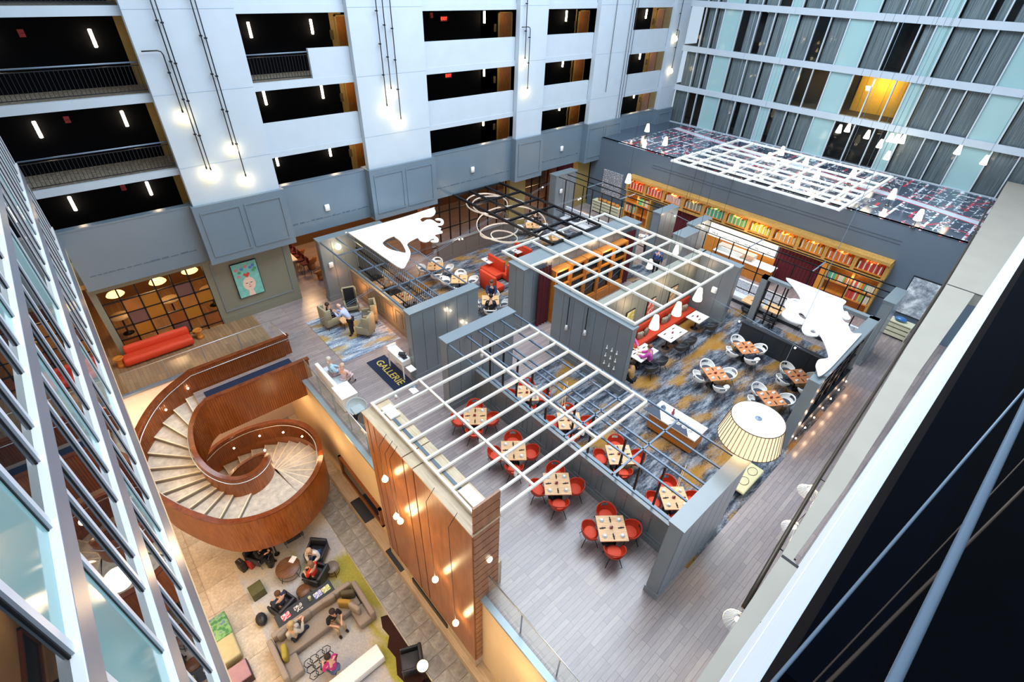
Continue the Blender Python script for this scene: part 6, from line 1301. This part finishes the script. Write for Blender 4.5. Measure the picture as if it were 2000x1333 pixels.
    for s_ in (-1, 1): g = MB(); g.ell((hx + .088, s_ * .034, hzz + .0), (.012, .014, .009), 8, 5); g.build('eye', mat('eye_dark', '#1c1614', .3), t_); g = MB(); g.ell((hx - .0, s_ * .1, hzz - .01), (.02, .012, .032), 8, 5); g.build('ear', SK[sk], t_)
    g = MB(); g.ell((hx + .1, 0, hzz - .025), (.02, .014, .026), 8, 5); g.build('nose', SK[sk], t_); g = MB(); g.ell((hx + .085, 0, hzz - .07), (.012, .028, .008), 8, 5); g.build('mouth', mat('lips', '#a85a50', .5), t_)
    return t_
Ls = L + .0
def lp(px, py, z=.6): q = at(px, py, L + z); return (q[0], q[1], L + .015)
def rp(px, py, z=.6): q = at(px, py, z); return (q[0], q[1], 0)
person(rp(690, 655, 0), 2.4, 'stand', 'bald person in a pale blue shirt and black trousers leaning over the lounge table', '#b9c6e8', '#17181c', lean=.3, bald=True, arms='up')
person((7.4, 21.45, 0), .1, 'sit', 'person in a black jacket seated in the left wing chair', '#1c1d24', '#3c4656', lean=-.08)
person((5.5, 17.35, 0), -.1, 'sit', 'person with pale hair in a blue striped top seated on the white settee', '#a9cbe0', '#d8b8b8', '#cfc8bc', lean=-.05, hairlen=.08)
person((5.75, 16.75, 0), .5, 'sit', 'person in pale pink seated at the end of the white settee', '#e6c3c6', '#e0c9c4', '#d6b49a', sc=.9, hairlen=.06)
person(lp(505, 1082), -1.0, 'sit', 'person in black seated by the suitcases under the stair', '#15161a', '#15161a', '#a08868', lean=.12, arms='up')
person(lp(617, 1080), 3.95, 'sit', 'person with grey blond hair in a white shirt and jeans beside the coffee table', '#e2e6ec', '#3a5a94', '#c9a88a', lean=.25, arms='lap', hairlen=.05)
person(lp(614, 1122), 2.1, 'sit', 'person in a red shirt seated with back to the console', '#d8352a', '#26221f', '#8a6a50', lean=-.02, hairlen=.03, sleeves='short')
person(lp(552, 1180), 1.95, 'sit', 'person in navy seated in the black armchair left of the console', '#2c3858', '#3a342e', '#5a3a26', lean=-.02)
person(lp(575, 1242), .4, 'sit', 'person with long blond hair in grey on the left of the taupe sofa', '#b9b5ac', '#20283c', '#c2a878', lean=.02, hairlen=.18, arms='up')
person(lp(650, 1208), -1.4, 'sit', 'person in a black shirt and khaki trousers on the taupe sofa', '#17181c', '#b8a488', '#2a1a14', lean=.12, sleeves='short')
person(lp(652, 1305), 1.9, 'sit', 'person in a magenta top seated on the white bench', '#c9368a', '#5a6a8c', '#2f1e18', lean=.05, sleeves='short')
person(rp(1270, 705, .6), PI / 2 + .3, 'sit', 'person in a magenta top in the near chair of the banquette table', '#d24fae', '#2a2a33', '#7a4630', lean=.1, arms='table')
person((16.55, 10.15, 0), -PI / 2, 'sit', 'person in grey blue on the banquette at its left end', '#8a9ab5', '#2a2a33', '#5a4a40', arms='table'); person((17.3, 10.15, 0), -PI / 2 - .2, 'sit', 'person in pink on the banquette behind the white table', '#d26ab0', '#2a2a33', '#5a3a2a', arms='table')
person(rp(1234, 742, .5), 1.7, 'sit', 'person in a tan jacket at the corner of the grey hook wall', '#b58a52', '#1f1f24', '#1f1814', lean=.15, sk='mid', arms='table')
x, y, _ = at(958, 586, .75)
person((x + .62, y + .66, 0), -2.3, 'sit', 'person in a navy suit at the far side of the white-chair table', '#202c50', '#202c50', '#5a4a3c', arms='table'); person((x - .5, y - .62, 0), .85, 'sit', 'person in black seen from behind opposite the navy suit', '#14151b', '#14151b', '#2a1e18', lean=.12)
person(rp(1257, 500, 0), 2.3, 'stand', 'waiter in a white shirt holding up a tray beside the dark curtain', '#eeeaf2', '#1a2034', '#4a3428', arms='up')
q = rp(1257, 500, 0); g = MB(); g.lathe([(.2, 0), (.22, .01), (.22, .025), (.2, .015)], n=20); tag(g.build('serving_tray', PORC, loc=(q[0] + .38 * math.cos(2.3), q[1] + .38 * math.sin(2.3), 1.42)), 'round white tray held by the waiter', 'tray')
person((25.3, 14.2, 0), .3, 'stand', 'person in blue and black behind the waiter', '#3a5aa0', '#14151b', '#2a1e18', arms='down')
person(rp(1045, 432, .6), 0, 'sit', 'person in dark clothes under the ring chandelier', '#23252e', '#23252e', '#4a3428', arms='table')
